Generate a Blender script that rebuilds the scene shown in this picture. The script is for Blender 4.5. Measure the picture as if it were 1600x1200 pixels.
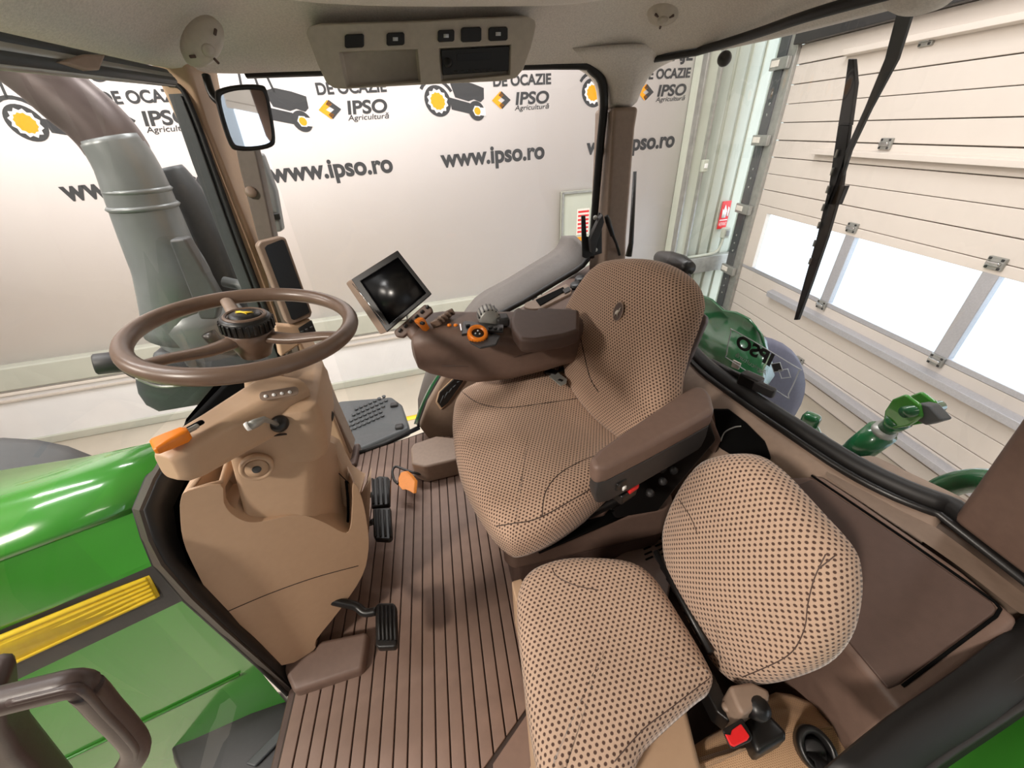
import bpy, bmesh, math, random
from mathutils import Vector, Matrix
from mathutils.bvhtree import BVHTree
random.seed(4)
V = Vector
sc = bpy.context.scene
for o in list(bpy.data.objects): bpy.data.objects.remove(o)
C = sc.collection

# ------------------------------------------------------------------ camera
# world: +X towards the tractor's rear, +Y across the cab to its right-hand side, Z up, cab floor at z = 0
CAM = V((0, 0, 1.3)); FPX = 620.0
def cam_axes(vpv=(850, 1561), yaw=9.0):
    d = V((vpv[0]-800, -(vpv[1]-600), FPX)).normalized(); up = -d
    f = V((0, 0, 1)); h = (f - up*f.dot(up)).normalized(); r = up.cross(h)
    a = math.radians(yaw)
    return r*math.cos(a)+h*math.sin(a), h*math.cos(a)-r*math.sin(a), up
AX, AY, AZ = cam_axes()
def to_world(c): return V((AX.dot(c), AY.dot(c), AZ.dot(c)))
cd = bpy.data.cameras.new('camera'); cam = bpy.data.objects.new('camera', cd); C.objects.link(cam); sc.camera = cam
cd.sensor_width = 36; cd.lens = FPX/1600*36; cd.clip_start = .01; cd.clip_end = 200
_r, _u, _b = to_world(V((1,0,0))), to_world(V((0,1,0))), -to_world(V((0,0,1)))
cam.matrix_world = Matrix(((_r.x,_u.x,_b.x,CAM.x),(_r.y,_u.y,_b.y,CAM.y),(_r.z,_u.z,_b.z,CAM.z),(0,0,0,1)))
def P(u, v, x=None, y=None, z=None, d=None):
    """point of the place that lies under photo pixel (u, v), on the plane given by x, y, z or depth d"""
    r = to_world(V((u-800, 600-v, FPX)))
    if d is not None: t = d/FPX
    elif x is not None: t = (x-CAM.x)/r.x
    elif y is not None: t = (y-CAM.y)/r.y
    else: t = (z-CAM.z)/r.z
    return CAM + r*t

# ------------------------------------------------------------------ light
w = bpy.data.worlds.new('outdoor_sky'); sc.world = w; w.use_nodes = True
w.node_tree.nodes['Background'].inputs[0].default_value = (.80, .90, 1, 1)
w.node_tree.nodes['Background'].inputs[1].default_value = 7.0
def area(name, loc, target, sx, sy, power, col):
    l = bpy.data.lights.new(name, 'AREA'); l.shape = 'RECTANGLE'; l.size = sx; l.size_y = sy; l.energy = power; l.color = col
    o = bpy.data.objects.new(name, l); C.objects.link(o); o.location = loc
    o.rotation_euler = (V(target)-V(loc)).to_track_quat('-Z', 'Y').to_euler(); return o
WARM = (1, .90, .80); NEUT = (1, .97, .955)
area('hall_lamp_and_fill', (-3.6, -2.2, 3.9), (-.2, .6, .4), .5, .5, 480, WARM)
area('hall_lamp_and_fill', (1.2, -3.2, 4.2), (.3, .6, .4), 2.2, .4, 55, WARM)
area('hall_lamp_and_fill', (-3.5, 2.2, 4.6), (-3, 4.5, 0), 3.5, .3, 400, NEUT)
area('hall_lamp_and_fill', (.6, 3.4, 4.6), (.8, 4.6, 0), 3.5, .3, 400, NEUT)
area('hall_lamp_and_fill', (3.0, 1.5, 4.6), (4.2, 2.2, 0), .4, 3.5, 150, NEUT)
area('hall_lamp_and_fill', (-7.0, .4, 3.7), (.4, .9, .7), 2.0, .5, 330, WARM)  # added low front fill to brighten the driver's backrest, not a known hall lamp
area('hall_lamp_and_fill', (-2.5, .6, 4.7), (-2.5, .6, 0), 3.0, .3, 150, NEUT)
sc.view_settings.view_transform = 'Standard'; sc.view_settings.look = 'None'
sc.view_settings.exposure = -0.82; sc.view_settings.gamma = 1.0; sc.view_settings.use_curve_mapping = False

# ------------------------------------------------------------------ materials
def lin(c):
    return tuple((x/255/12.92 if x/255 <= .04045 else ((x/255+.055)/1.055)**2.4) for x in c)
def mat(name, rgb, rough=.5, metal=0, var=.06, scale=60, bump=0, bscale=300, coat=0, spec=.5):
    m = bpy.data.materials.new(name); m.use_nodes = True; nt = m.node_tree; N = nt.nodes; L = nt.links
    b = N['Principled BSDF']; c = lin(rgb)
    b.inputs['Roughness'].default_value = rough; b.inputs['Metallic'].default_value = metal
    b.inputs['Specular IOR Level'].default_value = spec
    if coat: b.inputs['Coat Weight'].default_value = coat; b.inputs['Coat Roughness'].default_value = .05
    tc = N.new('ShaderNodeTexCoord')
    n = N.new('ShaderNodeTexNoise'); n.inputs['Scale'].default_value = scale; n.inputs['Detail'].default_value = 4
    L.new(tc.outputs['Object'], n.inputs['Vector'])
    r = N.new('ShaderNodeValToRGB')
    r.color_ramp.elements[0].position = .3; r.color_ramp.elements[1].position = .7
    r.color_ramp.elements[0].color = tuple(x*(1-var) for x in c)+(1,)
    r.color_ramp.elements[1].color = tuple(min(1, x*(1+var)) for x in c)+(1,)
    L.new(n.outputs['Fac'], r.inputs['Fac']); L.new(r.outputs['Color'], b.inputs['Base Color'])
    if bump:
        n2 = N.new('ShaderNodeTexNoise'); n2.inputs['Scale'].default_value = bscale; L.new(tc.outputs['Object'], n2.inputs['Vector'])
        bp = N.new('ShaderNodeBump'); bp.inputs['Strength'].default_value = bump; bp.inputs['Distance'].default_value = .002
        L.new(n2.outputs['Fac'], bp.inputs['Height']); L.new(bp.outputs['Normal'], b.inputs['Normal'])
    return m
def dots_mat(name, rgb, dot, pitch, size=.24, ux=1.0):
    """woven cloth with staggered rows of dark dots; UV is in metres"""
    m = mat(name, rgb, .95, var=.10, scale=900, spec=.15); nt = m.node_tree; N = nt.nodes; L = nt.links
    b = N['Principled BSDF']; base = b.inputs['Base Color'].links[0].from_socket
    uv = N.new('ShaderNodeUVMap'); sp = N.new('ShaderNodeSeparateXYZ'); L.new(uv.outputs[0], sp.inputs[0])
    def mt(op, a, bb=None, **k):
        n = N.new('ShaderNodeMath'); n.operation = op
        for i, s in enumerate((a, bb)):
            if s is None: continue
            if isinstance(s, (int, float)): n.inputs[i].default_value = s
            else: L.new(s, n.inputs[i])
        return n.outputs[0]
    v = mt('DIVIDE', sp.outputs[1], pitch*.70); row = mt('FLOOR', v)
    u = mt('ADD', mt('DIVIDE', sp.outputs[0], pitch*ux), mt('MULTIPLY', row, .5))
    fu = mt('SUBTRACT', mt('FRACT', u), .5); fv = mt('MULTIPLY', mt('SUBTRACT', mt('FRACT', v), .5), .75)
    d = mt('SQRT', mt('ADD', mt('MULTIPLY', fu, fu), mt('MULTIPLY', fv, fv)))
    mr = N.new('ShaderNodeMapRange'); mr.inputs['From Min'].default_value = size; mr.inputs['From Max'].default_value = size-.09
    L.new(d, mr.inputs['Value'])
    mx = N.new('ShaderNodeMix'); mx.data_type = 'RGBA'; L.new(mr.outputs[0], mx.inputs['Factor'])
    L.new(base, mx.inputs[6]); mx.inputs[7].default_value = lin(dot)+(1,); L.new(mx.outputs[2], b.inputs['Base Color'])
    bp = N.new('ShaderNodeBump'); bp.invert = True; bp.inputs['Strength'].default_value = .5; bp.inputs['Distance'].default_value = .002
    L.new(mr.outputs[0], bp.inputs['Height']); L.new(bp.outputs['Normal'], b.inputs['Normal'])
    b.inputs['Sheen Weight'].default_value = .25; b.inputs['Sheen Roughness'].default_value = .4
    return m
def glass_mat(name, tint, refl=.8):
    """thin sheet: clear straight through, mirror-like at grazing angles, the same from both sides"""
    m = bpy.data.materials.new(name); m.use_nodes = True; nt = m.node_tree; N = nt.nodes; L = nt.links
    N.remove(N['Principled BSDF']); out = N['Material Output']
    t = N.new('ShaderNodeBsdfTransparent'); t.inputs[0].default_value = tint+(1,)
    g = N.new('ShaderNodeBsdfGlossy'); g.inputs['Roughness'].default_value = .01; g.inputs[0].default_value = (refl,)*3+(1,)
    f = N.new('ShaderNodeLayerWeight'); f.inputs[0].default_value = .5
    p = N.new('ShaderNodeMath'); p.operation = 'POWER'; p.inputs[1].default_value = 4; L.new(f.outputs['Facing'], p.inputs[0])
    q = N.new('ShaderNodeMath'); q.operation = 'MULTIPLY_ADD'; q.inputs[1].default_value = .45; q.inputs[2].default_value = .04; L.new(p.outputs[0], q.inputs[0])
    mx = N.new('ShaderNodeMixShader'); L.new(q.outputs[0], mx.inputs[0]); L.new(t.outputs[0], mx.inputs[1]); L.new(g.outputs[0], mx.inputs[2])
    L.new(mx.outputs[0], out.inputs[0]); return m
M = dict(
 tan=mat('tan_plastic', (188,158,130), .48, var=.02, bump=.06, bscale=900),
 taupe=mat('taupe_plastic', (142,122,107), .5, bump=.08, bscale=900),
 brown=mat('brown_plastic', (110,89,79), .5, bump=.10, bscale=900),
 dbrown=mat('dark_brown_plastic', (82,64,57), .55, bump=.12, bscale=900),
 postdk=mat('post_shade_grey', (118,108,100), .55, bump=.08, bscale=900),
 liner=mat('headliner_felt', (216,209,201), .95, var=.10, scale=220, bump=.35, bscale=700, spec=.1),
 console=mat('beige_grey_plastic', (190,181,168), .5, bump=.05, bscale=900),
 mat=mat('rubber_mat', (124,101,89), .62, var=.08, scale=25, bump=.10, bscale=600),
 groove=mat('mat_groove', (58,46,40), .8),
 wheel=mat('wheel_brown_vinyl', (108,88,75), .33, bump=.04, bscale=700),
 black=mat('black_plastic', (22,21,21), .38, bump=.05),
 rubber=mat('black_rubber', (20,19,19), .55),
 void=mat('black_parts_and_gap_shade', (7,7,7), .9, spec=.1),  # near-black stands in for shade in gaps; some plain black parts too
 gunmetal=mat('dark_grey_plastic', (70,73,75), .5, bump=.06),
 charcoal=mat('charcoal_plastic', (46,45,46), .5, bump=.06),
 pipe=mat('grey_painted_steel', (128,132,132), .38, metal=.35, var=.1, scale=8),
 steel=mat('galvanised_steel', (165,165,160), .4, metal=.5, var=.12, scale=14),
 chrome=mat('bright_metal', (205,205,205), .2, metal=1),
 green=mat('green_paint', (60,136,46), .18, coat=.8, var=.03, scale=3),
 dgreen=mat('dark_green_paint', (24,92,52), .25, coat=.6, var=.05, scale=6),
 yellow=mat('yellow_stripe', (255,214,48), .4),
 orange=mat('orange_plastic', (232,128,24), .35),
 dkorange=mat('worn_orange_plastic', (214,130,52), .5),
 red=mat('red_plastic', (226,36,40), .35),
 white=mat('white_print', (240,240,238), .6),
 screen=mat('dark_screen_glass', (10,10,12), .28, spec=.5),
 bezel=mat('black_bezel', (30,30,32), .35),
 wall=mat('white_wall_sheet', (240,233,232), .6, var=.015, scale=1.2),
 wall2=mat('pale_plinth', (222,220,220), .6, var=.04, scale=3),
 band=mat('grey_green_ledge', (178,178,166), .6, var=.04, scale=4),
 clad=mat('grey_green_cladding', (190,194,180), .5, var=.05, scale=2),
 dark_print=mat('dark_grey_print', (56,56,58), .7),
 org_print=mat('amber_print', (246,158,18), .6),
 floor=mat('hall_concrete', (222,212,196), .55, var=.08, scale=1.5, bump=.05, bscale=40),
 panel=mat('cream_door_panel', (216,207,198), .5, var=.02, scale=2, bump=.05, bscale=200),
 panelj=mat('door_joint', (188,178,168), .7),
 paper=mat('paper_notice', (232,226,216), .8),
 mirror=mat('mirror_glass', (235,240,245), .02, metal=1, var=0),
 alu=mat('aluminium_frame', (190,190,195), .35, metal=.4),
 vinyl=mat('grey_print_on_glass', (205,210,215), .6),
 handle=mat('dark_grip_plastic', (66,53,50), .4, bump=.06),
 fgrey=mat('warm_grey_plastic', (98,92,88), .6, bump=.1, bscale=500),
 pipe2=mat('heat_stained_steel', (104,92,90), .4, metal=.3, var=.12, scale=10),
 rimgrey=mat('weathered_trim', (66,59,54), .5, bump=.1),
 hallgrey=mat('low_bounce_hall_panel', (150,149,148), .8),  # unseen hall surfaces, darkened on purpose to cut bounced fill light
 bluegrey=mat('blue_grey_rubber', (104,106,126), .6),
 belt=mat('belt_webbing', (26,26,28), .8, bump=.3, bscale=900),
)
M['cloth'] = dots_mat('seat_cloth', (187,158,137), (86,65,56), .0105, .29)
M['cloth2'] = dots_mat('seat_cloth_wide_dots', (188,161,141), (84,64,56), .0118, .28)
M['mesh'] = dots_mat('fine_tan_mesh', (192,156,122), (140,108,82), .004)
M['glass'] = glass_mat('cab_glass', (.95,.962,.96))
M['glass_blue'] = glass_mat('door_glass', (.90,.96,1))

# ------------------------------------------------------------------ mesh helpers
WL = {}
def tag(o, label=None, cat=None, group=None, kind=None):
    if label: o['label'] = label
    if cat: o['category'] = cat
    if group: o['group'] = group
    if kind: o['kind'] = kind
    return o
def thing(name, loc, label=None, cat=None, group=None, kind=None):
    o = bpy.data.objects.new(name, None); C.objects.link(o); o.location = loc; WL[o] = V(loc); o.empty_display_size = .05
    return tag(o, label, cat, group, kind)
def mesh(name, vs, fs, m, parent=None, smooth=True, bevel=0, seg=2, sub=0, uv=None, solid=0, label=None, norm=True):
    vs = [V(v) for v in vs]
    lo = V([min(v[i] for v in vs) for i in range(3)]); hi = V([max(v[i] for v in vs) for i in range(3)])
    o0 = (lo+hi)/2; o0.z = lo.z
    me = bpy.data.meshes.new(name); me.from_pydata([v-o0 for v in vs], [], fs)
    if uv:
        l = me.uv_layers.new(name='UVMap')
        for lp in me.loops: l.data[lp.index].uv = uv[lp.vertex_index]
    if norm:
        bm = bmesh.new(); bm.from_mesh(me); bmesh.ops.recalc_face_normals(bm, faces=bm.faces); bm.to_mesh(me); bm.free()
    o = bpy.data.objects.new(name, me); C.objects.link(o); WL[o] = o0
    o.location = o0 - (WL[parent] if parent else V((0,0,0))); o.parent = parent
    if m: me.materials.append(M[m] if isinstance(m, str) else m)
    for p in me.polygons: p.use_smooth = smooth
    if solid: s = o.modifiers.new('s', 'SOLIDIFY'); s.thickness = solid; s.offset = 0
    if bevel:
        b = o.modifiers.new('b', 'BEVEL'); b.width = bevel; b.segments = seg; b.limit_method = 'ANGLE'; b.angle_limit = math.radians(35); b.harden_normals = False
    if sub: s = o.modifiers.new('u', 'SUBSURF'); s.levels = sub; s.render_levels = sub
    if smooth and bevel and not sub:
        e = o.modifiers.new('wn', 'WEIGHTED_NORMAL'); e.keep_sharp = True
    if label: o['label'] = label
    return o
BF = [(0,1,3,2),(4,6,7,5),(0,4,5,1),(2,3,7,6),(0,2,6,4),(1,5,7,3)]
def box(name, c, s, m, parent=None, ax=None, bevel=.004, **k):
    ax = ax or (V((1,0,0)), V((0,1,0)), V((0,0,1))); c = V(c)
    vs = [c+ax[0]*(i*s[0]/2)+ax[1]*(j*s[1]/2)+ax[2]*(l*s[2]/2) for i in (-1,1) for j in (-1,1) for l in (-1,1)]
    return mesh(name, vs, BF, m, parent, bevel=min(bevel, min(s)*.45), **k)
def frame(f, up=(0,0,1)):
    """axes: ex along f, ez close to up"""
    ex = V(f).normalized(); ey = V(up).cross(ex).normalized(); return ex, ey, ex.cross(ey)
def rz(a):
    a = math.radians(a); return V((math.cos(a), math.sin(a), 0)), V((-math.sin(a), math.cos(a), 0)), V((0,0,1))
def prism(name, pts, vec, m, parent=None, bevel=.004, **k):
    n = len(pts); vec = V(vec); vs = [V(p) for p in pts]+[V(p)+vec for p in pts]
    fs = [tuple(range(n)), tuple(range(2*n-1, n-1, -1))]+[(i, (i+1)%n, n+(i+1)%n, n+i) for i in range(n)]
    return mesh(name, vs, fs, m, parent, bevel=bevel, **k)
def spline(pts, n=6, closed=False):
    pts = [V(p) for p in pts]; N = len(pts); out = []
    for i in range(N if closed else N-1):
        g = lambda j: pts[j % N] if closed else pts[max(0, min(N-1, j))]
        a, b, c, d = g(i-1), g(i), g(i+1), g(i+2)
        for k in range(n):
            t = k/n
            out.append(.5*((2*b)+(c-a)*t+(2*a-5*b+4*c-d)*t*t+(3*b-a-3*c+d)*t**3))
    if not closed: out.append(pts[-1])
    return out
def tube(name, pts, r, m, parent=None, n=10, closed=False, smooth_n=0, flat=1.0, up=None, **k):
    if smooth_n: pts = spline(pts, smooth_n, closed)
    pts = [V(p) for p in pts]; N = len(pts); vs = []; fs = []
    rr = r if isinstance(r, (list, tuple)) else [r]*N
    if len(rr) != N: rr = [rr[min(len(rr)-1, int(i/(N-1)*(len(rr)-1)))]*(1-(f := i/(N-1)*(len(rr)-1)-int(i/(N-1)*(len(rr)-1))))+rr[min(len(rr)-1, int(i/(N-1)*(len(rr)-1))+1)]*f for i in range(N)]
    prev = None
    for i, p in enumerate(pts):
        t = (pts[(i+1) % N]-pts[i-1]) if closed else (pts[min(N-1, i+1)]-pts[max(0, i-1)])
        t = t.normalized() if t.length > 1e-9 else V((0,0,1))
        if up is not None: a = V(up)-t*V(up).dot(t)
        elif prev is None: a = (V((0,0,1)) if abs(t.z) < .9 else V((1,0,0))); a = a-t*a.dot(t)
        else: a = prev-t*prev.dot(t)
        a.normalize(); prev = a; b = t.cross(a)
        for j in range(n):
            q = 2*math.pi*j/n; vs.append(p+a*math.cos(q)*rr[i]*flat+b*math.sin(q)*rr[i])
    for i in range(N if closed else N-1):
        for j in range(n):
            i2 = (i+1) % N; fs.append((i*n+j, i*n+(j+1)%n, i2*n+(j+1)%n, i2*n+j))
    if not closed: fs += [tuple(range(n)), tuple(range((N-1)*n, N*n))]
    return mesh(name, vs, fs, m, parent, **k)
def lathe(name, prof, o, axis, m, parent=None, n=32, sx=1.0, ref=None, **k):
    ez = V(axis).normalized(); a = V(ref) if ref else (V((1,0,0)) if abs(ez.x) < .8 else V((0,1,0)))
    ex = (a-ez*a.dot(ez)).normalized(); ey = ez.cross(ex); vs = []; fs = []
    for r, h in prof:
        for j in range(n):
            q = 2*math.pi*j/n; vs.append(V(o)+ez*h+ex*(r*sx*math.cos(q))+ey*(r*math.sin(q)))
    for i in range(len(prof)-1):
        for j in range(n): fs.append((i*n+j, i*n+(j+1)%n, (i+1)*n+(j+1)%n, (i+1)*n+j))
    fs += [tuple(range(n)), tuple(range((len(prof)-1)*n, len(prof)*n))]
    return mesh(name, vs, fs, m, parent, **k)
def loft(name, secs, m, parent=None, caps=True, closed=True, **k):
    n = len(secs[0]); vs = [V(p) for s in secs for p in s]; fs = []
    for i in range(len(secs)-1):
        for j in range(n if closed else n-1): fs.append((i*n+j, i*n+(j+1)%n, (i+1)*n+(j+1)%n, (i+1)*n+j))
    if caps: fs += [tuple(range(n)), tuple(range((len(secs)-1)*n, len(secs)*n))]
    return mesh(name, vs, fs, m, parent, **k)
def pillow(name, o, ex, ey, ez, outline, top, thick, r, m, parent=None, rings=14, nseg=6, hfun=None, cx=None, **k):
    """padded cushion: 2D outline, domed top with rounded edge, UV in metres"""
    ol = [(p.x, p.y) for p in spline([V((a, b, 0)) for a, b in outline], nseg, True)]; n = len(ol)
    c0 = cx or (sum(p[0] for p in ol)/n, sum(p[1] for p in ol)/n); vs = []; uv = []
    def put(x, y, h, u, v): vs.append(V(o)+ex*x+ey*y+ez*h); uv.append((u, v))
    hf = hfun or (lambda x, y, s: top*(1-s**2.5))
    nrm = []
    for j in range(n):
        a, b = ol[j-1], ol[(j+1) % n]; d = V((b[1]-a[1], a[0]-b[0], 0)).normalized()
        if d.x*(ol[j][0]-c0[0])+d.y*(ol[j][1]-c0[1]) < 0: d = -d
        nrm.append(d)
    ring = [(s, 0, 0) for s in [i/rings for i in range(1, rings+1)]]
    inner = [(p[0]-nrm[j].x*r, p[1]-nrm[j].y*r) for j, p in enumerate(ol)]
    put(c0[0], c0[1], hf(c0[0], c0[1], 0), *c0)
    for s, _, _ in ring:
        for j in range(n):
            x = c0[0]+(inner[j][0]-c0[0])*s; y = c0[1]+(inner[j][1]-c0[1])*s; put(x, y, hf(x, y, s), x, y)
    cnt = rings
    for q in (22.5, 45, 67.5, 90):
        a = math.radians(q)
        for j in range(n):
            x, y = inner[j]; h = hf(x, y, 1)
            put(x+nrm[j].x*r*math.sin(a), y+nrm[j].y*r*math.sin(a), h-r*(1-math.cos(a)), x+nrm[j].x*r*a, y+nrm[j].y*r*a)
        cnt += 1
    for g in (.5, 1):
        for j in range(n):
            x, y = ol[j]; h0 = hf(inner[j][0], inner[j][1], 1)-r; h = h0+(-thick-h0)*g; dd = r*1.57+(h0-h)
            ins = .012*(1-g) - .02*g*g
            put(x+nrm[j].x*ins, y+nrm[j].y*ins, h, inner[j][0]+nrm[j].x*dd, inner[j][1]+nrm[j].y*dd)
        cnt += 1
    fs = [(0, 1+j, 1+(j+1) % n) for j in range(n)]
    for i in range(cnt-1):
        for j in range(n): a = 1+i*n; fs.append((a+j, a+(j+1)%n, a+n+(j+1)%n, a+n+j))
    fs.append(tuple(1+(cnt-1)*n+j for j in range(n)))
    return mesh(name, vs, fs, m, parent, uv=uv, **k)
def text(name, s, o, ex, ey, h, m, parent=None, width=None, depth=.001, bold=0, shear=0, align='LEFT', space=1.0):
    cu = bpy.data.curves.new(name, 'FONT'); cu.body = s; cu.size = 1; cu.extrude = 0; cu.offset = bold; cu.align_x = align; cu.shear = shear; cu.space_character = space
    t = bpy.data.objects.new(name, cu); C.objects.link(t)
    me = bpy.data.meshes.new_from_object(t); bpy.data.objects.remove(t)
    vs = [v.co.copy() for v in me.vertices]; fs = [tuple(p.vertices) for p in me.polygons]; bpy.data.meshes.remove(me)
    if not vs: return None
    x0 = min(v.x for v in vs); x1 = max(v.x for v in vs)
    cap = .69
    sx = width/(x1-x0) if width else h/cap
    xs = x0 if width else 0
    return mesh(name, [V(o)+ex*((v.x-xs)*sx)+ey*(v.y*h/cap) for v in vs], fs, m, parent, smooth=False, norm=False)
def bvh(o):
    me = o.data; w0 = WL[o]; return BVHTree.FromPolygons([v.co+w0 for v in me.vertices], [tuple(p.vertices) for p in me.polygons])
def drape(o, pts, n=5, off=.0005):
    """points of a mesh under a smooth pixel path"""
    t = bvh(o); out = []
    for p in spline([V((u, v, 0)) for u, v in pts], n):
        d = to_world(V((p.x-800, 600-p.y, FPX))).normalized(); h, nn, _, _ = t.ray_cast(CAM, d)
        if h is not None: out.append(h-d*off)
    return out
def poly(name, pts, m, parent=None, **k): return mesh(name, pts, [tuple(range(len(pts)))], m, parent, smooth=False, **k)
X, Y, Z = V((1,0,0)), V((0,1,0)), V((0,0,1))

# ================================================================== THE HALL
GZ = -1.9
W1 = V((.9937,.112,0)).normalized(); WN = V((W1.y,-W1.x,0)); WP = V((-1.2343,5.5771,0))
def W(s, z, off=0): return WP+W1*s+WN*off+Z*z
D1 = V((.077,.997,0)).normalized(); DN = V((-D1.y, D1.x, 0)); DP = V((4.5,2.2,0))
def D(s, z, off=0): return DP+D1*s+DN*off+Z*z
wax = (W1, WN, Z); dax = (D1, DN, Z)
def struct(o): o['kind'] = 'structure'; return o
struct(box('floor', (-2, 0, GZ-.1), (18, 14, .2), 'floor', bevel=0))
struct(box('ceiling', (-2, 0, 5.1), (18, 14, .2), 'hallgrey', bevel=0))
struct(box('wall_left', (-2, -7.05, 1.6), (18, .1, 7.2), 'hallgrey', bevel=0))
struct(box('wall_front', (-9.5, 0, 1.6), (.1, 14, 7.2), 'hallgrey', bevel=0))
wr = struct(box('wall_right', W(-2.0, 1.95, -.06), (14.2, .12, 6.4), 'wall', ax=wax, bevel=0))
box('wall_plinth', W(-2.0, -1.47, .02), (14.2, .10, .84), 'wall2', wr, wax, .01)
box('wall_ledge', W(-2.0, -.935, .05), (14.2, .14, .29), 'band', wr, wax, .02)
box('ledge_strip', W(-2.0, -1.13, .075), (14.2, .05, .04), 'panel', wr, wax, .006)
box('ledge_strip', W(-2.0, -1.225, .075), (14.2, .05, .03), 'panelj', wr, wax, .006)
box('base_strip', W(-2.0, -1.845, .08), (14.2, .05, .11), 'band', wr, wax, .01)
for s in (-4.35, -2.2, .55, 2.6):
    so = box('wall_socket', W(s, -.9, .14), (.16, .06, .1), 'charcoal', wr, wax, .012); box('socket_face', W(s+.03, -.9, .175), (.07, .02, .06), 'band', so, wax, .008)
# cladding between the banner wall and the roller door
wc = struct(box('wall_corner', W(5.85, 1.6, -.05), (1.75, .1, 7.0), 'clad', ax=wax, bevel=0))
for i in range(7): box('cladding_rib', W(5.2+i*.22, 1.6, .012), (.165, .03, 7.0), 'clad', wc, wax, .012)
cl = struct(box('trim_1', W(5.02, 1.6, .10), (.26, .2, 7.0), 'clad', ax=wax, bevel=.01)); box('flange', W(5.13, 1.6, .21), (.035, .10, 7.0), 'steel', cl, wax, .005); box('flange', W(4.9, 1.6, .21), (.035, .10, 7.0), 'steel', cl, wax, .005)
box('cross_beam', W(5.9, -.78, .12), (1.4, .12, .26), 'steel', wc, wax, .01)
cp = tag(tube('conduit_pipe', [W(5.2,-.62,.16), W(5.55,-.62,.16), W(5.78,-.60,.16), W(5.86,-.5,.16), W(5.88,-.38,.16)], .022, 'clad', smooth_n=5), 'pale grey conduit pipe bending up to a small box on the cladding', 'pipe')
sb = tag(box('socket_box', W(5.9, -.30, .15), (.12,.09,.16), 'clad', ax=wax, bevel=.015), 'small grey junction box at the end of the conduit pipe', 'junction box'); box('socket_cover', W(5.9,-.30,.2), (.07,.02,.09), 'steel', sb, wax, .006)
psw = tag(box('pull_switch', W(5.15, .72, .25), (.10,.06,.16), 'clad', ax=wax, bevel=.015), 'small pale switch box on the corner column', 'switch'); box('switch_button', W(5.15,.72,.285), (.05,.02,.06), 'white', psw, wax, .006)
fs_ = tag(box('fire_sign', W(5.88, -.04, .06), (.17,.012,.42), 'red', ax=wax, bevel=.004), 'red and white fire hose notice on the grey-green cladding', 'sign')
box('sign_border', W(5.88,-.115,.068), (.15,.004,.014), 'white', fs_, wax, .001)
prism('flame_symbol', [W(5.83,-.08,.068), W(5.9,-.08,.068), W(5.91,.02,.068), W(5.86,.12,.068), W(5.845,.03,.068), W(5.82,.06,.068)], WN*.003, 'white', fs_, 0)
prism('hose_symbol', [W(5.92,-.06,.068), W(5.95,-.06,.068), W(5.95,.06,.068), W(5.92,.09,.068)], WN*.003, 'white', fs_, 0)
text('sign_lettering', 'HIDRANT', W(5.81,-.2,.068), W1, Z, .05, 'white', fs_, width=.14)
cab = thing('notice_board', W(3.3,-.56,0), 'tall grey framed notice panel on the white wall behind the cab post', 'notice board')
box('backing', W(3.28,-.03,.03), (.52,.05,1.1), 'clad', cab, wax, .004)
for s in (3.03, 3.53): box('frame_bar', W(s,-.03,.065), (.03,.03,1.1), 'steel', cab, wax, .004)
for z in (.505, -.57): box('frame_bar', W(3.28,z,.065), (.52,.03,.03), 'steel', cab, wax, .004)
nt_ = box('notice', W(3.36,.10,.06), (.2,.006,.36), 'paper', cab, wax, .001)
for i in range(6): box('notice_line', W(3.36,.24-i*.055,.065), (.17,.003,.025), 'red', nt_, wax, .0005)
nt2 = box('notice', W(3.33,-.22,.06), (.2,.006,.22), 'org_print', cab, wax, .001)
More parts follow.
